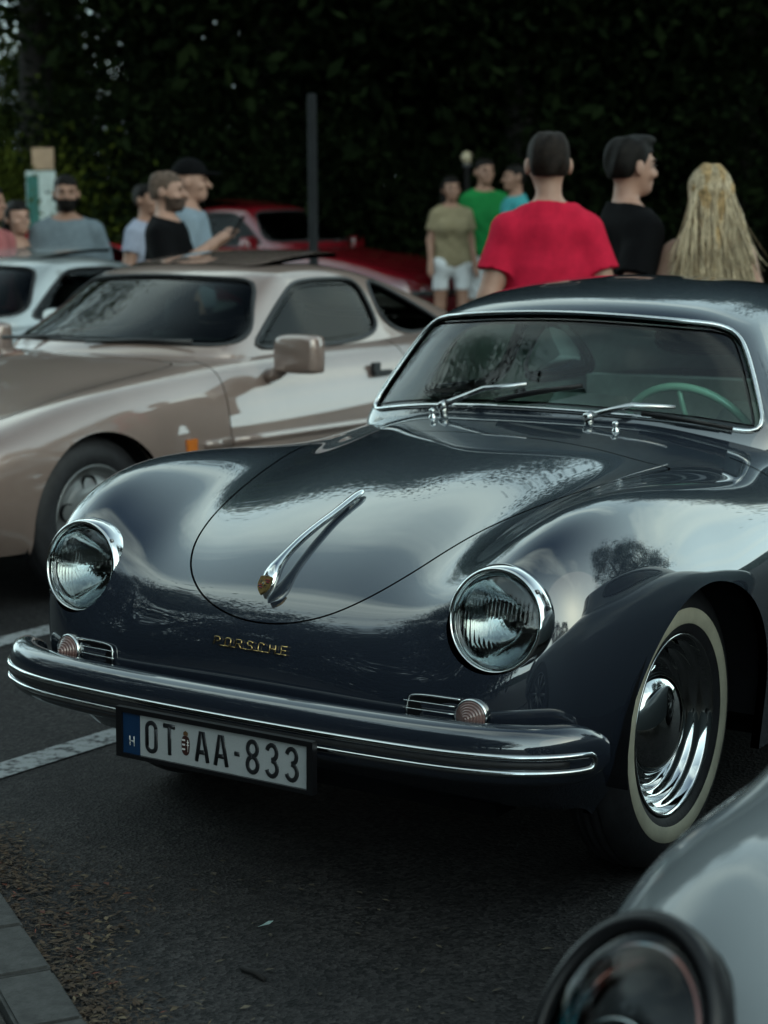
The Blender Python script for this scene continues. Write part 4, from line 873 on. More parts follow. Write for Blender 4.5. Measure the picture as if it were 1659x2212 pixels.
SKIN = mat('skin', (.36, .205, .15), rough=.5, var=.08, scale=14, spec=.35)
SKIN_TAN = mat('skin_tanned', (.27, .145, .10), rough=.5, var=.08, scale=14, spec=.35)
def hairm(name, c): return mat(name, c, rough=.55, var=.5, scale=45, bump=.002, bscale=160, spec=.12)
HAIR_DARK = hairm('hair_dark', (.005, .0038, .003)); HAIR_BROWN = hairm('hair_brown', (.012, .0075, .0055))
def cloth(name, c): return mat(name, c, rough=.85, var=.10, scale=25, bump=.0008, bscale=260, spec=.08)
def ellp(P, c, r, p=2.7):
    q = np.abs((P-np.array(c))/np.array(r)); return ((q**p).sum(1)**(1/p)-1)*min(r)
def rotz(P, a, c=(0, 0)):
    q = P.copy(); x, y = P[:, 0]-c[0], P[:, 1]-c[1]; q[:, 0] = c[0]+x*math.cos(a)+y*math.sin(a); q[:, 1] = c[1]-x*math.sin(a)+y*math.cos(a); return q
def person(px, d, H, face, label, shirt, pants, skin=SKIN, hair=HAIR_DARK, hairstyle='short', head_yaw=0., arms=None, female=False, build=1., beard=None, sleeve=.55, h=.013, loc=None, lean=0., bareshoulder=False, shorts=None, nod=0.):
    """face: heading of the body in degrees, 0 = towards the camera, 90 = facing picture right, 180 = away"""
    if loc is None: loc = pix(px, d)
    rz = YAW+math.radians(face)
    root = empty('person', loc, rz, label, 'person'); s = H/1.8; w = build
    sh = .185*w*(.88 if female else 1); hipw = .10*w
    A = arms or {}
    aL = A.get('L', [(sh+.055, .02, 1.16), (sh+.075, -.06, .92)]); aR = A.get('R', [(-sh-.055, .02, 1.16), (-sh-.075, -.06, .92)])
    SHL, SHR = (sh, .0, 1.415), (-sh, .0, 1.415)
    def lz(P):
        if not lean: return P
        Q = P.copy(); t = np.clip((P[:, 2]-.9)/.9, 0, 1.2); c, s_ = math.cos(lean), math.sin(lean); y, z = P[:, 1], P[:, 2]-.92; up = P[:, 2] > .0
        Q[:, 1] = np.where(P[:, 1] < 9, y*c+z*s_, y); Q[:, 2] = .92-y*s_+z*c; return Q
    def torso(P):
        q = cap(P, (0, .0, 1.30), (0, .01, 1.40), .150*w, .135*w, (1.12, .72, 1)); q = smin(q, cap(P, (sh*.85, .01, 1.41), (-sh*.85, .01, 1.41), .06*w, .06*w), .07)
        for sg in (1, -1): q = smin(q, cap(P, (sg*.03, .03, 1.495), (sg*sh*.8, .02, 1.425), .036, .046), .035)
        q = smin(q, cap(P, (0, .0, 1.02), (0, .0, 1.22), .135*w*(.86 if female else 1), .135*w*(.9 if female else 1), (1.08, .75, 1)), .09); q = smin(q, cap(P, (hipw*.7, .015, .93), (-hipw*.7, .015, .93), .115*w, .115*w, (1, .95, 1.1)), .08)
        if female: q = smin(smin(q, ellip(P, (.08, -.10, 1.30), (.07, .06, .07)), .05), ellip(P, (-.08, -.10, 1.30), (.07, .06, .07)), .05)
        q = smin(q, cap(P, (0, .025, 1.43), (0, .02, 1.48), .080*w, .060, (1.15, .9, 1)), .06)
        return q
    def arm(P, S, E, W, up=.052, lo=.040):
        k = (.84 if female else 1)*(.5+.5*w); a = smin(cap(P, S, E, .060*k, .046*k), cap(P, E, W, .046*k, .030*k), .025); E_, W_ = np.array(E, float), np.array(W, float); dr = (W_-E_)/np.linalg.norm(W_-E_)
        side = np.cross(dr, (0, 0, 1.)) if abs(dr[2]) < .9 else np.array([0, 1., 0]); side /= np.linalg.norm(side)
        a = smin(a, cap(P, W_, W_+dr*.085, .032, .036, (1, 1, 1)), .02)
        for k_, off in enumerate((-.027, -.009, .009, .027)): a = smin(a, cap(P, W_+dr*.085+side*off, W_+dr*(.150-.012*abs(k_-1.3))+side*off*1.1-np.array([0, 0, .012]), .0105, .009), .006)
        return smin(a, cap(P, W_+dr*.03+side*.03, W_+dr*.095+side*.058, .013, .010), .012)
    HC = np.array([0, -.008, 1.685])
    def head(P):
        q = rotz(P, -head_yaw, (0, .0)) if head_yaw else P
        a = ellp(q, (0, .012, 1.710), (.077, .097, .090), 2.4); a = smin(a, ellip(q, (0, -.022, 1.655), (.063, .075, .095)), .03); a = smin(a, ellip(q, (0, -.062, 1.592), (.036, .034, .028)), .03)
        a = smin(a, cap(q, (0, -.094, 1.69), (0, -.121, 1.652), .011, .0165), .012)
        a = smin(a, cap(q, (.03, -.088, 1.705), (-.03, -.088, 1.705), .012, .012), .015)
        for sg in (1, -1):
            a = -smin(-a, ellip(q, (sg*.033, -.104, 1.682), (.017, .016, .011)), .012); a = smin(a, ellip(q, (sg*.085, .014, 1.672), (.013, .022, .034)), .006)
            a = smin(a, ellip(q, (sg*.045, -.068, 1.648), (.02, .02, .018)), .02)
        a = smin(a, cap(q, (.018, -.094, 1.617), (-.018, -.094, 1.617), .009, .009, (1, 1, 1)), .008)
        a = smin(a, cap(P, (0, .03, 1.45), (0, .018, 1.62), .056*(.85 if female else 1)*(.6+.4*w), .051*(.85 if female else 1)), .02)
        return a
    def legs(P):
        q = None
        for sg, fwd in ((1, -.02), (-1, .03)):
            k = smin(cap(P, (sg*hipw, .01, .92), (sg*(hipw+.015), fwd-.01, .50), .088*w, .058*w), cap(P, (sg*(hipw+.015), fwd-.01, .50), (sg*(hipw+.02), fwd+.015, .08), .056*w, .038*w), .03)
            k = smin(k, cap(P, (sg*(hipw+.02), fwd+.02, .035), (sg*(hipw+.035), fwd-.15, .03), .038, .032), .03); q = k if q is None else np.minimum(q, k)
        return q
    def arms_f(P): return np.minimum(arm(P, SHL, *aL), arm(P, SHR, *aR))
    def bodyf(P):
        Q = lz(P/s); a = smin(torso(Q), arms_f(Q), .035); a = smin(a, head(Q), .02); L = legs(P/s if lean else Q); return smin(a, L, .03)*s
    ext = np.array([SHL, SHR, *aL, *aR, (0, -.2, 0), (0, .2, 1.85)]); lo = ext.min(0)-.2; hi = ext.max(0)+.2
    lo[2] = -.02; hi[2] = 1.9; lo[0] = min(lo[0], -.35); hi[0] = max(hi[0], .35)
    if lean: lo[1] -= 1.0; hi[1] += .2
    lo, hi = lo*s, hi*s
    V, F, N = surf_nets(bodyf, lo, hi, h); obj('body', V, F, skin, root, N=N)
    ph = random.random()*6
    def fold(Q):
        x, y, z = Q.T; return .019*np.sin(19*x+7*z+ph+2.5*np.sin(4*z+6*x))*np.clip((1.42-z)*2.2, 0, 1)+.006*np.sin(33*z+15*x+ph)*np.clip((1.22-z)*3, 0, 1)+.004*np.sin(38*x+16*z+3*np.sin(11*z))
    hem, top = (.90, 1.505)
    def shirtf(P):
        Q = lz(P/s); t = torso(Q); t = smin(t, cap(Q, (0, .01, .9), (0, .01, 1.1), .145*w, .135*w, (1.05, .78, 1)), .06)
        if bareshoulder:
            t = np.maximum(t-.010, Q[:, 2]-1.37-.03*np.cos(Q[:, 0]*20)); st = np.minimum(cap(Q, (.09, -.08, 1.36), (.085, .06, 1.47), .014, .014), cap(Q, (-.09, -.08, 1.36), (-.085, .06, 1.47), .014, .014)); t = np.minimum(t, cap(Q, (0, 0, 0), (0, 0, .01), .001, .001))
        else:
            for S_, E_ in ((SHL, aL[0]), (SHR, aR[0])):
                S_, E_ = np.array(S_), np.array(E_); e = S_+(E_-S_)*sleeve*1.25; dr = (E_-S_)/np.linalg.norm(E_-S_); c = np.maximum(cap(Q, S_, e, .058*(.5+.5*w), .066*(.5+.5*w)), ((Q-S_)@dr)-np.linalg.norm(E_-S_)*sleeve); t = smin(t, c, .03)
            t = smin(t, cap(Q, (0, .03, 1.45), (0, .018, 1.62), .056*(.6+.4*w), .051), .02); t = np.maximum(t-.012, Q[:, 2]-1.522-.25*(Q[:, 1]-.03))
        t = t+fold(Q)*.8
        return np.maximum(t, hem-Q[:, 2])*s
    V, F, N = surf_nets(shirtf, lo, hi, h); obj('shirt', V, F, shirt, root, N=N)
    def pantsf(P):
        Q = P/s; t = smin(legs(Q), cap(Q, (hipw*.7, .015, .93), (-hipw*.7, .015, .93), .115*w, .115*w, (1, .95, 1.1)), .05)-.016+fold(Q*np.array([1, 1, 1.]))*.5; return np.maximum(np.maximum(t, (shorts or .07)-Q[:, 2]), Q[:, 2]-1.0)*s
    V, F, N = surf_nets(pantsf, np.array([-.33, -.3, 0])*s, np.array([.33, .3, 1.02])*s, h); obj('trousers' if not shorts else 'shorts', V, F, pants, root, N=N)
    # hair
    def hairf(P):
        Q = lz(P/s); q = rotz(Q, -head_yaw) if head_yaw else Q; x, y, z = q.T
        sk = smin(ellp(q, (0, .014, 1.712), (.083, .104, .096)), ellip(q, (0, .018, 1.66), (.073, .086, .085)), .02)+.0035*np.sin(70*x+20*z)*np.sin(60*y+15*z)
        if hairstyle == 'crop': sk = sk+.0025
        line = np.maximum(-(y+.070)-(z-1.735)*.9, -999)   # forehead line
        cutf = np.where(z > 1.735, -.098-y, np.where(z > 1.68, -.045-y-(z-1.735)*.6, .022-y+(1.68-z)*.5))
        sk = np.maximum(np.maximum(sk, cutf), 1.632-z+.25*np.maximum(0, .06-y))
        if hairstyle == 'quiff': sk = smin(sk, np.maximum(ellip(q, (0, -.055, 1.790), (.062, .058, .026)), -.118-y), .02)
        if hairstyle == 'cap': sk = np.minimum(np.maximum(ellip(q, (0, .01, 1.725), (.092, .115, .105)), 1.72-z), np.maximum(ellip(q, (0, -.10, 1.728), (.075, .10, .012)), y+.02))
        if hairstyle in ('bob', 'long'):
            sk = np.minimum(ellip(q, (0, .016, 1.714), (.094, .112, .108)), cap(q, (0, .06, 1.70), (0, .075, 1.56 if hairstyle == 'bob' else 1.35), .090, .085, (1.05, .75, 1))); sk = np.maximum(sk, np.where(z > 1.74, -.094-y, -.02-y)); sk = sk+.004*np.sin(90*x+8*z)
        return sk*s
    if hairstyle != 'bald':
        hl_, hh_ = np.array([-.16, -.22, 1.30 if hairstyle == 'long' else 1.45])*s, np.array([.16, .2, 1.86])*s
        if lean: hl_, hh_ = lo, hi
        V, F, N = surf_nets(hairf, hl_, hh_, .009 if h < .016 else .012); obj('hair' if hairstyle != 'cap' else 'cap', V, F, hair, root, N=N)
    if beard:
        def bf(P): Q = P/s; q = rotz(Q, -head_yaw) if head_yaw else Q; return np.maximum(np.maximum(head(Q)-.008, q[:, 2]-1.640+.25*np.abs(q[:, 0])*0-.55*np.maximum(0, q[:, 1]+.04)), np.maximum(q[:, 1]-.0, 1.555-q[:, 2]))*s
        V, F, N = surf_nets(bf, np.array([-.14, -.16, 1.5])*s, np.array([.14, .1, 1.72])*s, .010); obj('beard', V, F, beard, root, N=N)
    # eyebrows and eyes
    for sg in (1, -1):
        b = MB(); e_ = MB()
        cs, sn = math.cos(head_yaw), math.sin(head_yaw); R_ = lambda p_: (np.array([p_[0]*cs-p_[1]*sn, p_[0]*sn+p_[1]*cs, p_[2]])*s)
        b.tube([R_((sg*.015, -.101, 1.704)), R_((sg*.032, -.099, 1.710)), R_((sg*.052, -.085, 1.703))], .0045*s, 6)
        e_.tube([R_((sg*.022, -.094, 1.683)), R_((sg*.033, -.0965, 1.684)), R_((sg*.044, -.089, 1.683))], [.003*s, .006*s, .003*s], 8)
        if not lean: b.build('eyebrow', hair if hairstyle not in ('cap',) else HAIR_DARK, root); e_.build('eye', mat('eye_dark', (.03, .02, .016), rough=.15), root)
    return root
RED_TEE = cloth('red_cotton', (.50, .014, .042)); BLK_TEE = cloth('black_cotton', (.003, .003, .0035)); DENIM = cloth('dark_denim', (.02, .025, .04)); PALE = cloth('pale_blue_cotton', (.20, .25, .29)); GREYBLUE = cloth('grey_blue_cotton', (.135, .165, .185)); WHITE = cloth('white_cotton', (.55, .56, .57)); GREEN = cloth('green_cotton', (.012, .16, .04)); BEIGE = cloth('beige_cotton', (.22, .18, .11)); TEAL = cloth('teal_cotton', (.05, .26, .27)); LAV = cloth('pale_lavender_cotton', (.27, .29, .36))
person(1178, 7.35, 1.80, 183, 'man in red T-shirt seen from behind, standing beyond the grey vintage coupe', RED_TEE, DENIM, hair=HAIR_BROWN, build=.90, arms={'L': [(.242, .03, 1.15), (.265, -.03, .89)], 'R': [(-.242, .03, 1.15), (-.26, -.06, .90)]}, sleeve=.56, h=.011)
person(1352, 7.75, 1.80, 105, 'dark-haired man in black T-shirt looking right, between red shirt and blonde woman', BLK_TEE, DENIM, hairstyle='quiff', head_yaw=-.22, build=1.0, arms={'L': [(.23, .06, 1.16), (.20, -.10, .95)], 'R': [(-.25, .10, 1.15), (-.26, -.14, 1.02)]}, sleeve=.66, h=.011)
blonde = person(1517, 7.6, 1.67, 184, 'woman with long blonde hair seen from behind at the right edge', cloth('charcoal_cotton', (.015, .015, .018)), DENIM, hair=hairm('hair_blonde_base', (.32, .21, .10)), hairstyle='long', female=True, bareshoulder=True, arms={'L': [(.245, .03, 1.17), (.275, -.02, .93)], 'R': [(-.245, .03, 1.17), (-.275, -.02, .93)]}, h=.011)
person(165, 12.7, 1.80, 12, 'bearded man in pale grey-blue shirt facing the camera at the left', GREYBLUE, DENIM, skin=SKIN_TAN, beard=HAIR_DARK, build=1.04, sleeve=.8, h=.016)
person(62, 12.6, 1.62, 55, 'dark-haired woman in black sleeveless top beside the bearded man', BLK_TEE, DENIM, hairstyle='bob', female=True, bareshoulder=True, head_yaw=.3, h=.016)
bald = person(378, 11.3, 1.78, 82, 'man with shaven head in black T-shirt holding a phone', BLK_TEE, DENIM, skin=SKIN, hairstyle='crop', hair=hairm('hair_shaved', (.10, .068, .052)), beard=hairm('stubble', (.06, .04, .032)), build=1.12, arms={'L': [(.23, -.06, 1.20), (.08, -.32, 1.38)], 'R': [(-.25, -.05, 1.17), (-.07, -.30, 1.355)]}, sleeve=.66, h=.013, head_yaw=0)
person(428, 11.9, 1.86, 88, 'man in black cap and pale blue T-shirt behind the man with phone', PALE, DENIM, hairstyle='cap', hair=BLK_TEE, sleeve=.66, h=.016)
person(335, 14.2, 1.74, 60, 'person in pale lavender shirt half hidden behind the black T-shirt man with phone', LAV, DENIM, skin=SKIN_TAN, h=.018)
person(4, 12.0, 1.72, 70, 'person cut off by the left edge of the picture, next to dark-haired woman', cloth('rose_cotton', (.30, .10, .10)), DENIM, skin=SKIN_TAN, hairstyle='bob', h=.018)
person(975, 17.3, 1.66, 15, 'far woman in beige top and white shorts left of the green shirt', BEIGE, WHITE, skin=SKIN_TAN, hairstyle='long', female=True, shorts=.66, h=.018)
person(1045, 17.6, 1.84, 20, 'far man in green T-shirt with white shorts', GREEN, WHITE, skin=SKIN_TAN, shorts=.5, h=.018)
person(1108, 17.0, 1.76, -75, 'far man in teal shirt half hidden by the red T-shirt', TEAL, DENIM, skin=SKIN_TAN, hairstyle='crop', h=.018)
person(0, 0, 1.78, 0, 'man in dark cap bending over beside the light grey sports car', cloth('grey_cotton', (.10, .11, .12)), DENIM, hairstyle='cap', hair=BLK_TEE, lean=.95, h=.018, loc=(3.5, .75, 0))
# long blonde hair: a mass of tapering wavy locks
def locks(root, n=3000):
    s = 1.67/1.8; bs = [MB(), MB(), MB()]; rr = random.Random(3)
    for k in range(n):
        a = rr.uniform(-1, 1)*1.9+PI/2; x0, y0 = .092*math.cos(a), .016+.108*math.sin(a); el = rr.uniform(0, 1)**.7; z0 = 1.712+.106*el*.98; kx = math.sqrt(max(0, 1-el*el*.96)); x0 *= kx; y0 = .016+(y0-.016)*kx
        zend = rr.uniform(1.00, 1.22) if rr.random() < .7 else rr.uniform(1.2, 1.42); sp = rr.uniform(.9, 1.5); ph = rr.uniform(0, 6.28); fr = rr.uniform(14, 22); am = rr.uniform(.004, .010); P = []
        xe = x0*1.55*sp+rr.gauss(0, .028); ye = .125+rr.uniform(-.02, .03)
        for t in np.linspace(0, 1, 15):
            z = z0+(zend-z0)*t; g = min(1, t*2.2); out = math.sin(min(1, t*3)*PI/2)
            bx = x0*(1+.25*g); x = bx*(1-t*t)+xe*t*t; y = (y0*(1-g)+max(y0, .10)*g)*(1-t)+ye*t
            if z > 1.60:
                q = np.array([x/.098, (y-.016)/.116, (z-1.712)/.112]); l = np.linalg.norm(q)
                if l < 1: q = q/l; x, y = q[0]*.098, .016+q[1]*.116
            P.append(((x+am*math.sin(fr*z+ph)*t*1.4)*s, (y+am*math.cos(fr*z+ph)*t)*s, z*s))
        r = np.array([.004, .006, .0075]+[.0085]*6+[.008, .0075, .0065, .005, .0035, .0012])*rr.uniform(.16, .4)*s; bs[k % 3].tube(P, r, 4)
    m = mat('hair_blonde', (.33, .23, .125), rough=.42, col2=(.60, .48, .31), scale=26, thr=(.3, .7), spec=.6, bump=.001, bscale=200); [q.build('hair_locks', mm, root) for q, mm in zip(bs, (m, mat('hair_blonde_pale', (.58, .46, .30), rough=.4, var=.25, scale=30), mat('hair_blonde_dark', (.16, .105, .05), rough=.45, var=.3, scale=30)))]
locks(blonde)
# phone in the shaven man's hands
ph_ = MB().box((0, 0, 0), (.075, .009, .155)).build('phone', mat('phone_black', (.01, .01, .012), rough=.2, coat=1), None, False)
_bm = Matrix.Translation(bald.location) @ Matrix.Rotation(bald.rotation_euler.z, 4, 'Z'); ph_.matrix_world = _bm @ Matrix.Translation((.0, -.435, 1.445)) @ Matrix.Rotation(.6, 4, 'X')
tag(ph_, 'dark phone held up by the shaven-headed man', 'phone')

# ================================================================== trees
def leaf_mat(name, c, c2):
    m = mat(name, c, rough=.9, col2=c2, scale=1.7, thr=(.35, .7), spec=.03); b = m.node_tree.nodes['Principled BSDF']; return m
LEAF = leaf_mat('dark_leaves', (.0022, .0045, .0018), (.010, .016, .005)); LEAF2 = leaf_mat('sunlit_tint_leaves', (.03, .042, .008), (.07, .085, .012)); BARK = mat('bark', (.020, .016, .013), rough=.9, var=.4, scale=10, bump=.01, bscale=18)  # the yellow-green leaf colour has sunlight painted into it
def crown_mesh(seed, R=(3.0, 3.0, 4.2), zc=6.0, clumps=190, leaves=200, size=.068, hole=.15):
    r = np.random.default_rng(seed); V = []; u = r.normal(size=(clumps, 3)); u /= np.linalg.norm(u, axis=1, keepdims=True); rad = r.uniform(.25, 1, clumps)**.45
    C = u*rad[:, None]*np.array(R)*(1+.18*np.sin(u[:, :1]*5+seed)*np.cos(u[:, 1:2]*4))+np.array([0, 0, zc]); n = clumps*leaves
    P = np.repeat(C, leaves, 0)+r.normal(size=(n, 3))*np.repeat(r.uniform(.25, .55, clumps), leaves)[:, None]*np.array([1, 1, .7])
    a = r.normal(size=(n, 3)); a /= np.linalg.norm(a, axis=1, keepdims=True); b = np.cross(a, r.normal(size=(n, 3))); b /= np.linalg.norm(b, axis=1, keepdims=True); s = r.uniform(.6, 1.25, n)[:, None]*size
    Q = np.stack([P-a*s, P+b*s*.45, P+a*s, P-b*s*.45], 1).reshape(-1, 3); F = np.arange(4*n).reshape(-1, 4)
    me = bpy.data.meshes.new('crown'); me.from_pydata(Q.tolist(), [], F.tolist()); me.update(); me.materials.append(LEAF); return me
CROWNS = [crown_mesh(k, R, zc) for k, R, zc in ((1, (3.0, 3.0, 4.2), 6.0), (2, (2.7, 3.1, 4.8), 6.4), (3, (3.4, 3.0, 3.8), 5.6))]
LEAF3 = leaf_mat('lit_green_tint_leaves', (.016, .028, .007), (.06, .075, .018)); SPARSE = crown_mesh(21, (2.6, 2.6, 4.4), 6.2, 75, 170, .068); CROWNS.append(SPARSE)  # lighter green with the light on the left foliage put into the colour
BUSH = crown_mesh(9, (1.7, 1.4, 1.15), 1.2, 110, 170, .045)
def trunk_mesh(seed):
    rr = random.Random(seed); b = MB(); P = [(0, 0, -.1), (.05, .02, 1.2), (.1, -.05, 2.6), (.05, .05, 4.4), (0, .1, 6.5), (.1, 0, 8.5)]; b.tube(P, [.26, .2, .17, .13, .08, .03], 10)
    for k in range(7):
        a = rr.uniform(0, 6.28); z = rr.uniform(2.4, 5.5); l = rr.uniform(1.2, 2.4); b.tube([(.06, 0, z), (.06+l*.5*math.cos(a), l*.5*math.sin(a), z+.5), (.06+l*math.cos(a), l*math.sin(a), z+1.3)], [.07, .05, .02], 7)
    o = b.build('trunk', BARK); me = o.data; bpy.data.objects.remove(o); return me
TRUNKS = [trunk_mesh(k) for k in range(4)]
_tr = random.Random(11)
def tree(x, y, label, group, s=1., k=None, z=None, leaf=None, sx=1.):
    k = _tr.randrange(3) if k is None else k; root = empty('tree', (x, y, ground_z(x, y) if z is None else z), _tr.uniform(0, 6.28), label, 'tree', group); root.scale = (s*sx, s*sx, s)
    for nm, me in (('trunk', TRUNKS[k]), ('crown', CROWNS[k])):
        o = bpy.data.objects.new(nm, me); COL.objects.link(o); o.parent = root
        if nm == 'crown' and leaf: o.material_slots[0].link = 'OBJECT'; o.material_slots[0].material = leaf
    return root
def shrub(x, y, label, group, s=1., leaf=None):
    o = bpy.data.objects.new('shrub', BUSH); COL.objects.link(o); o.location = (x, y, ground_z(x, y)); o.rotation_euler = (0, 0, _tr.uniform(0, 6.28)); o.scale = (s, s, s)
    if leaf: o.material_slots[0].link = 'OBJECT'; o.material_slots[0].material = leaf
    return tag(o, label, 'shrub', group)
def lat(l, d):
    r, u, f = cam_axes(); fh = np.array([f[0], f[1]])/math.hypot(f[0], f[1]); q = CAM_POS[:2]+fh*d+np.array([r[0], r[1]])*l; return float(q[0]), float(q[1])
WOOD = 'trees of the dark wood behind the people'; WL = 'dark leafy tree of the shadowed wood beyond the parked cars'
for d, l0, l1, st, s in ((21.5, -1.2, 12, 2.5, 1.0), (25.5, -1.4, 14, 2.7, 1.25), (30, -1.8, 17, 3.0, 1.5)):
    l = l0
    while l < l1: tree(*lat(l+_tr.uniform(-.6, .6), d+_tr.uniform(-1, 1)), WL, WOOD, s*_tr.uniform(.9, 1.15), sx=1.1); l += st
for l, d, s in ((-4.4, 23, 1.2), (-6.0, 26, 1.35), (-2.9, 25, 1.3), (-5.4, 31, 1.5), (-10, 24, 1.4)): tree(*lat(l, d), 'green leafy tree at the left with sky showing through its crown', 'looser trees at the left', s, k=3, leaf=LEAF3)
for l, d, s in ((-3.0, 30, .40), (-4.6, 29, .44), (-6.3, 31, .46), (-8.0, 30, .42)): tree(*lat(l, d), 'low tree in sunlit green tint far back at the left below the sky gaps', 'low green trees far back', s, k=_tr.randrange(3), leaf=LEAF3, sx=1.5)
for l, d in ((-5.6, 19.5), (-7.4, 23)): tree(*lat(l, d), 'young tree in sunlit yellow-green tint at the left behind the bearded man', 'yellow-green trees at the left', .42, leaf=LEAF2)
for d, l0 in ((24, 1.4), (28, 2.0), (33, 3.0)):
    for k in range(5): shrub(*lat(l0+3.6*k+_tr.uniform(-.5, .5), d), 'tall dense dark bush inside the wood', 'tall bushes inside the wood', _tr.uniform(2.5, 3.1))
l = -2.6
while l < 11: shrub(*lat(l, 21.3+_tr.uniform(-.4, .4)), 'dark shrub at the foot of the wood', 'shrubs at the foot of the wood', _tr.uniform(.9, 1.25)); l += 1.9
for l, d in ((-4.4, 20.5), (-6.3, 21.5), (-8.5, 22)): shrub(*lat(l, d), 'shrub in sunlit green tint at the left below the trees', 'light green shrubs at the left', .9, LEAF2)
# added ring blocking the low horizon sky; added shrubs darken the nose reflection
_hv = []; _hf = []; _na = 96
for k in range(_na):
    a = 2*PI*k/_na; c, s = math.cos(a), math.sin(a); hgt = 5+1.6*math.sin(5*a+1)+1*math.sin(13*a)
    _hv += [(c*95, s*95, -.5), (c*110, s*110, hgt*.75), (c*135, s*135, hgt), (c*190, s*190, hgt*.9)]
for k in range(_na):
    j = (k+1) % _na
    for q in range(3): _hf.append((k*4+q, j*4+q, j*4+q+1, k*4+q+1)[::-1])
tag(obj('horizon_screen', _hv, _hf, mat('horizon_screen_green', (.010, .016, .008), rough=.95, var=.6, scale=.4, bump=.6, bscale=1.2, spec=.05)), kind='structure')
for k in range(13):
    a = math.radians(172+9.2*k); shrub(-1.5+9.6*math.cos(a), -1.5+9.2*math.sin(a), 'added out-of-view dark shrub that darkens the reflection in the nose of the coupe', 'added shrubs across the car park', 1.35)
# trees across the car park, mirrored in the paintwork
for x, y, s in ((-9.5, -8, 1.15), (-7.2, -10, 1.05), (-4.6, -11.2, 1.1), (-1.8, -12, 1.0), (1.2, -12.5, .95), (-11.5, -5, 1.2), (4.0, -14, .75), (-9, -13, 1.3), (-3, -15, 1.25), (2.5, -16, 1.0)): tree(x, y, 'leafy tree across the car park mirrored in the dark bonnet', 'trees across the car park', s)
for x, y, s in ((9.5, 5.5, 1.0), (13, -9, .5), (17, -8, .55), (24, -3, .5), (12, 11, 1.1), (17, 5, .8)): tree(x, y, 'leafy tree beyond the right side of the car park, mirrored in the near wing', 'trees beyond the right side', s)

# ================================================================== posts, sign
_p = pix(684, 14.2); b = MB(); b.lathe([(.055, 0), (.055, .05), (.038, .06), (.036, 2.40), (.030, 2.42), (0, 2.425)], 20); o = b.build('post', mat('grey_steel_post', (.012, .013, .014), rough=.7, spec=.1)); o.location = _p; tag(o, 'plain grey steel post in front of the red car', 'post')
_p = pix(1008, 18.8); lampr = empty('park_lamp', _p, 0, 'park lamp with cream globe above the far group', 'lamp post')
MB().lathe([(.06, 0), (.05, .1), (.03, .2), (.026, 1.78), (.05, 1.80), (.05, 1.84), (0, 1.84)], 16).build('pole', SATIN, lampr); MB().lathe([(.03, 1.84)]+[(.06*math.sin(a), 1.90-.06*math.cos(a)) for a in np.linspace(.5, PI-.05, 10)]+[(0, 1.96)], 20).build('globe', mat('opal_globe', (.40, .33, .22), rough=.3), lampr)
_p = pix(113, 19); sg = empty('banner_sign', _p, YAW, 'pale green and white banner sign with tan top at the left', 'sign')
MB().box((0, 0, 1.42), (.30, .05, .75)).build('panel', mat('banner_white', (.42, .50, .48), rough=.6), sg, False); MB().box((-.08, -.03, 1.40), (.12, .012, .70)).build('green_stripe', mat('banner_green', (.02, .12, .10), rough=.6), sg, False); MB().box((.03, 0, 1.92), (.22, .05, .22)).build('top_board', mat('banner_tan', (.32, .22, .14), rough=.6), sg, False); MB().tube([(0, .03, 0), (0, .03, 1.2)], .03, 10).build('leg', SATIN, sg)

# ================================================================== ground details
def paint_mat():
    m = mat('worn_white_paint', (.035, .035, .037), rough=.8, col2=(.30, .31, .31), scale=30, thr=(.36, .52), bump=.003, bscale=170); return m
for (x0, y0, x1, y1, w) in ((-1.16, -1.5, -.86, 3.6, .11), (-2.24, -.6, -2.14, 4.5, .11)):
    d = np.array([x1-x0, y1-y0]); n = np.array([-d[1], d[0]])/np.linalg.norm(d)*w/2; V = [(x0+n[0], y0+n[1], .004), (x0-n[0], y0-n[1], .004), (x1-n[0], y1-n[1], .004), (x1+n[0], y1+n[1], .004)]
    tag(obj('parking_line', V, [(0, 1, 2, 3)], paint_mat(), smooth=False), kind='structure')
KD = np.array([.847, -.531]); KN = np.array([-.531, -.847]); K0 = np.array([-.41, -1.065])
kerb = empty('kerb'); tag(kerb, kind='structure'); KM = mat('kerb_concrete', (.045, .045, .043), rough=.9, var=.3, scale=30, bump=.002, bscale=140)
_kb = bpy.data.meshes.new('kerb_stone'); bm = bmesh.new(); bmesh.ops.create_cube(bm, size=1); bmesh.ops.scale(bm, vec=(.232, .118, .16), verts=bm.verts); bmesh.ops.bevel(bm, geom=list(bm.edges), offset=.006, segments=2, affect='EDGES'); bm.to_mesh(_kb); bm.free(); _kb.materials.append(KM)
for k in range(-14, 14):
    o = bpy.data.objects.new('kerb_stone', _kb); COL.objects.link(o); o.parent = kerb; q = K0+KD*(.115+.24*k)+KN*.062; o.location = (q[0], q[1], -.048+_tr.uniform(-.003, .003)); o.rotation_euler = (_tr.uniform(-.01, .01), _tr.uniform(-.01, .01), math.atan2(KD[1], KD[0])+_tr.uniform(-.008, .008))
q0 = K0-KD*6+KN*.135; q1 = K0+KD*6+KN*.135; V = [(*q0, .022), (*(q0+KN*3), .022), (*(q1+KN*3), .022), (*q1, .022)]
tag(obj('verge', V, [(0, 1, 2, 3)], mat('soil', (.02, .018, .015), rough=.95, var=.4, scale=25, bump=.01, bscale=60), smooth=False), kind='structure')
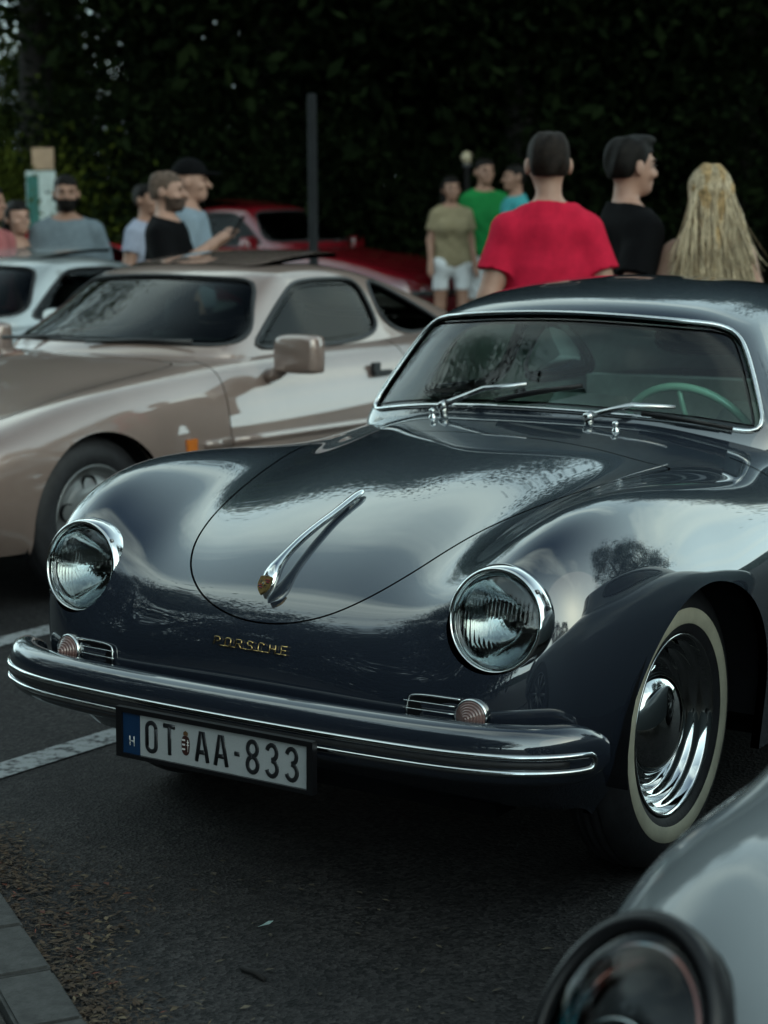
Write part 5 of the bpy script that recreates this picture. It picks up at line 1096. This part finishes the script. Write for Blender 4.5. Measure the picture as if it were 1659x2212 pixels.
# litter along the kerb
def litter(n, name, m, seed, near=True):
    r = random.Random(seed); V = []; F = []
    for _ in range(n):
        if near: t = r.uniform(-.5, 1.3); off = -abs(r.gauss(0, .075))-.002; q = K0+KD*t+KN*off*(1.+.9*max(0, math.sin(t*6+.8)))
        else: q = np.array([r.uniform(-1.0, 1.6), r.uniform(-2.0, -.6)])
        if (q-K0)@KN > -.002: continue
        l = r.uniform(.004, .013)*(1.3 if r.random() < .2 else 1); w = l*r.uniform(.12, .5); a = r.uniform(0, 6.28); tl = r.uniform(-.35, .35); z = .003+r.random()*.010*(1 if near else .4); c, s = math.cos(a), math.sin(a); k = len(V)
        for u, v, zz in ((-l, 0, 0), (0, w, .3*w), (l, 0, 0), (0, -w, .1*w)): V.append((q[0]+u*c-v*s, q[1]+u*s+v*c, z+zz+u*tl*.5))
        F.append((k, k+1, k+2, k+3)); F.append((k+3, k+2, k+1, k))if False else None
    tag(obj(name, V, F, m, smooth=False), 'dry leaf and twig litter on the asphalt by the kerb', 'litter', kind='stuff')
litter(2600, 'leaf_litter', mat('litter_dark', (.018, .011, .007), rough=.9, col2=(.075, .046, .025), scale=60), 1); litter(420, 'leaf_litter', mat('litter_straw', (.10, .072, .04), rough=.85, var=.5, scale=40), 2); litter(60, 'leaf_litter', mat('litter_rust', (.10, .025, .012), rough=.85, var=.4), 3); litter(420, 'leaf_litter', mat('litter_scatter', (.08, .065, .045), rough=.9, var=.6, scale=30), 4, False)
def ground_hit(x, y):
    r, u, f = cam_axes(); d = f+r*(x-829.5)/3901.2-u*(y-1106)/3901.2; t = -CAM_POS[2]/d[2]; return CAM_POS+d*t
a_, b_ = ground_hit(522, 2098), ground_hit(572, 2122)
tag(MB().tube([a_+[0, 0, .007], (a_+b_)/2+[.003, .002, .009], b_+[0, 0, .006]], [.005, .006, .004], 8).build('twig', mat('twig_bark', (.012, .010, .009), rough=.9)), 'short dark twig lying on the asphalt', 'twig')
a_, b_ = ground_hit(562, 2007), ground_hit(588, 2001)
n_ = np.array([.5, .85, 0])*.006; tag(obj('paper_scrap', [a_+[0, 0, .006]-n_, b_+[0, 0, .006]-n_, b_+[0, 0, .012]+n_*.6, (a_+b_)/2+[0, 0, .014]+n_, a_+[0, 0, .009]+n_], [(0, 1, 2, 3, 4)], mat('pale_scrap', (.35, .48, .47), rough=.5), smooth=False), 'pale blue-white scrap on the asphalt', 'scrap')
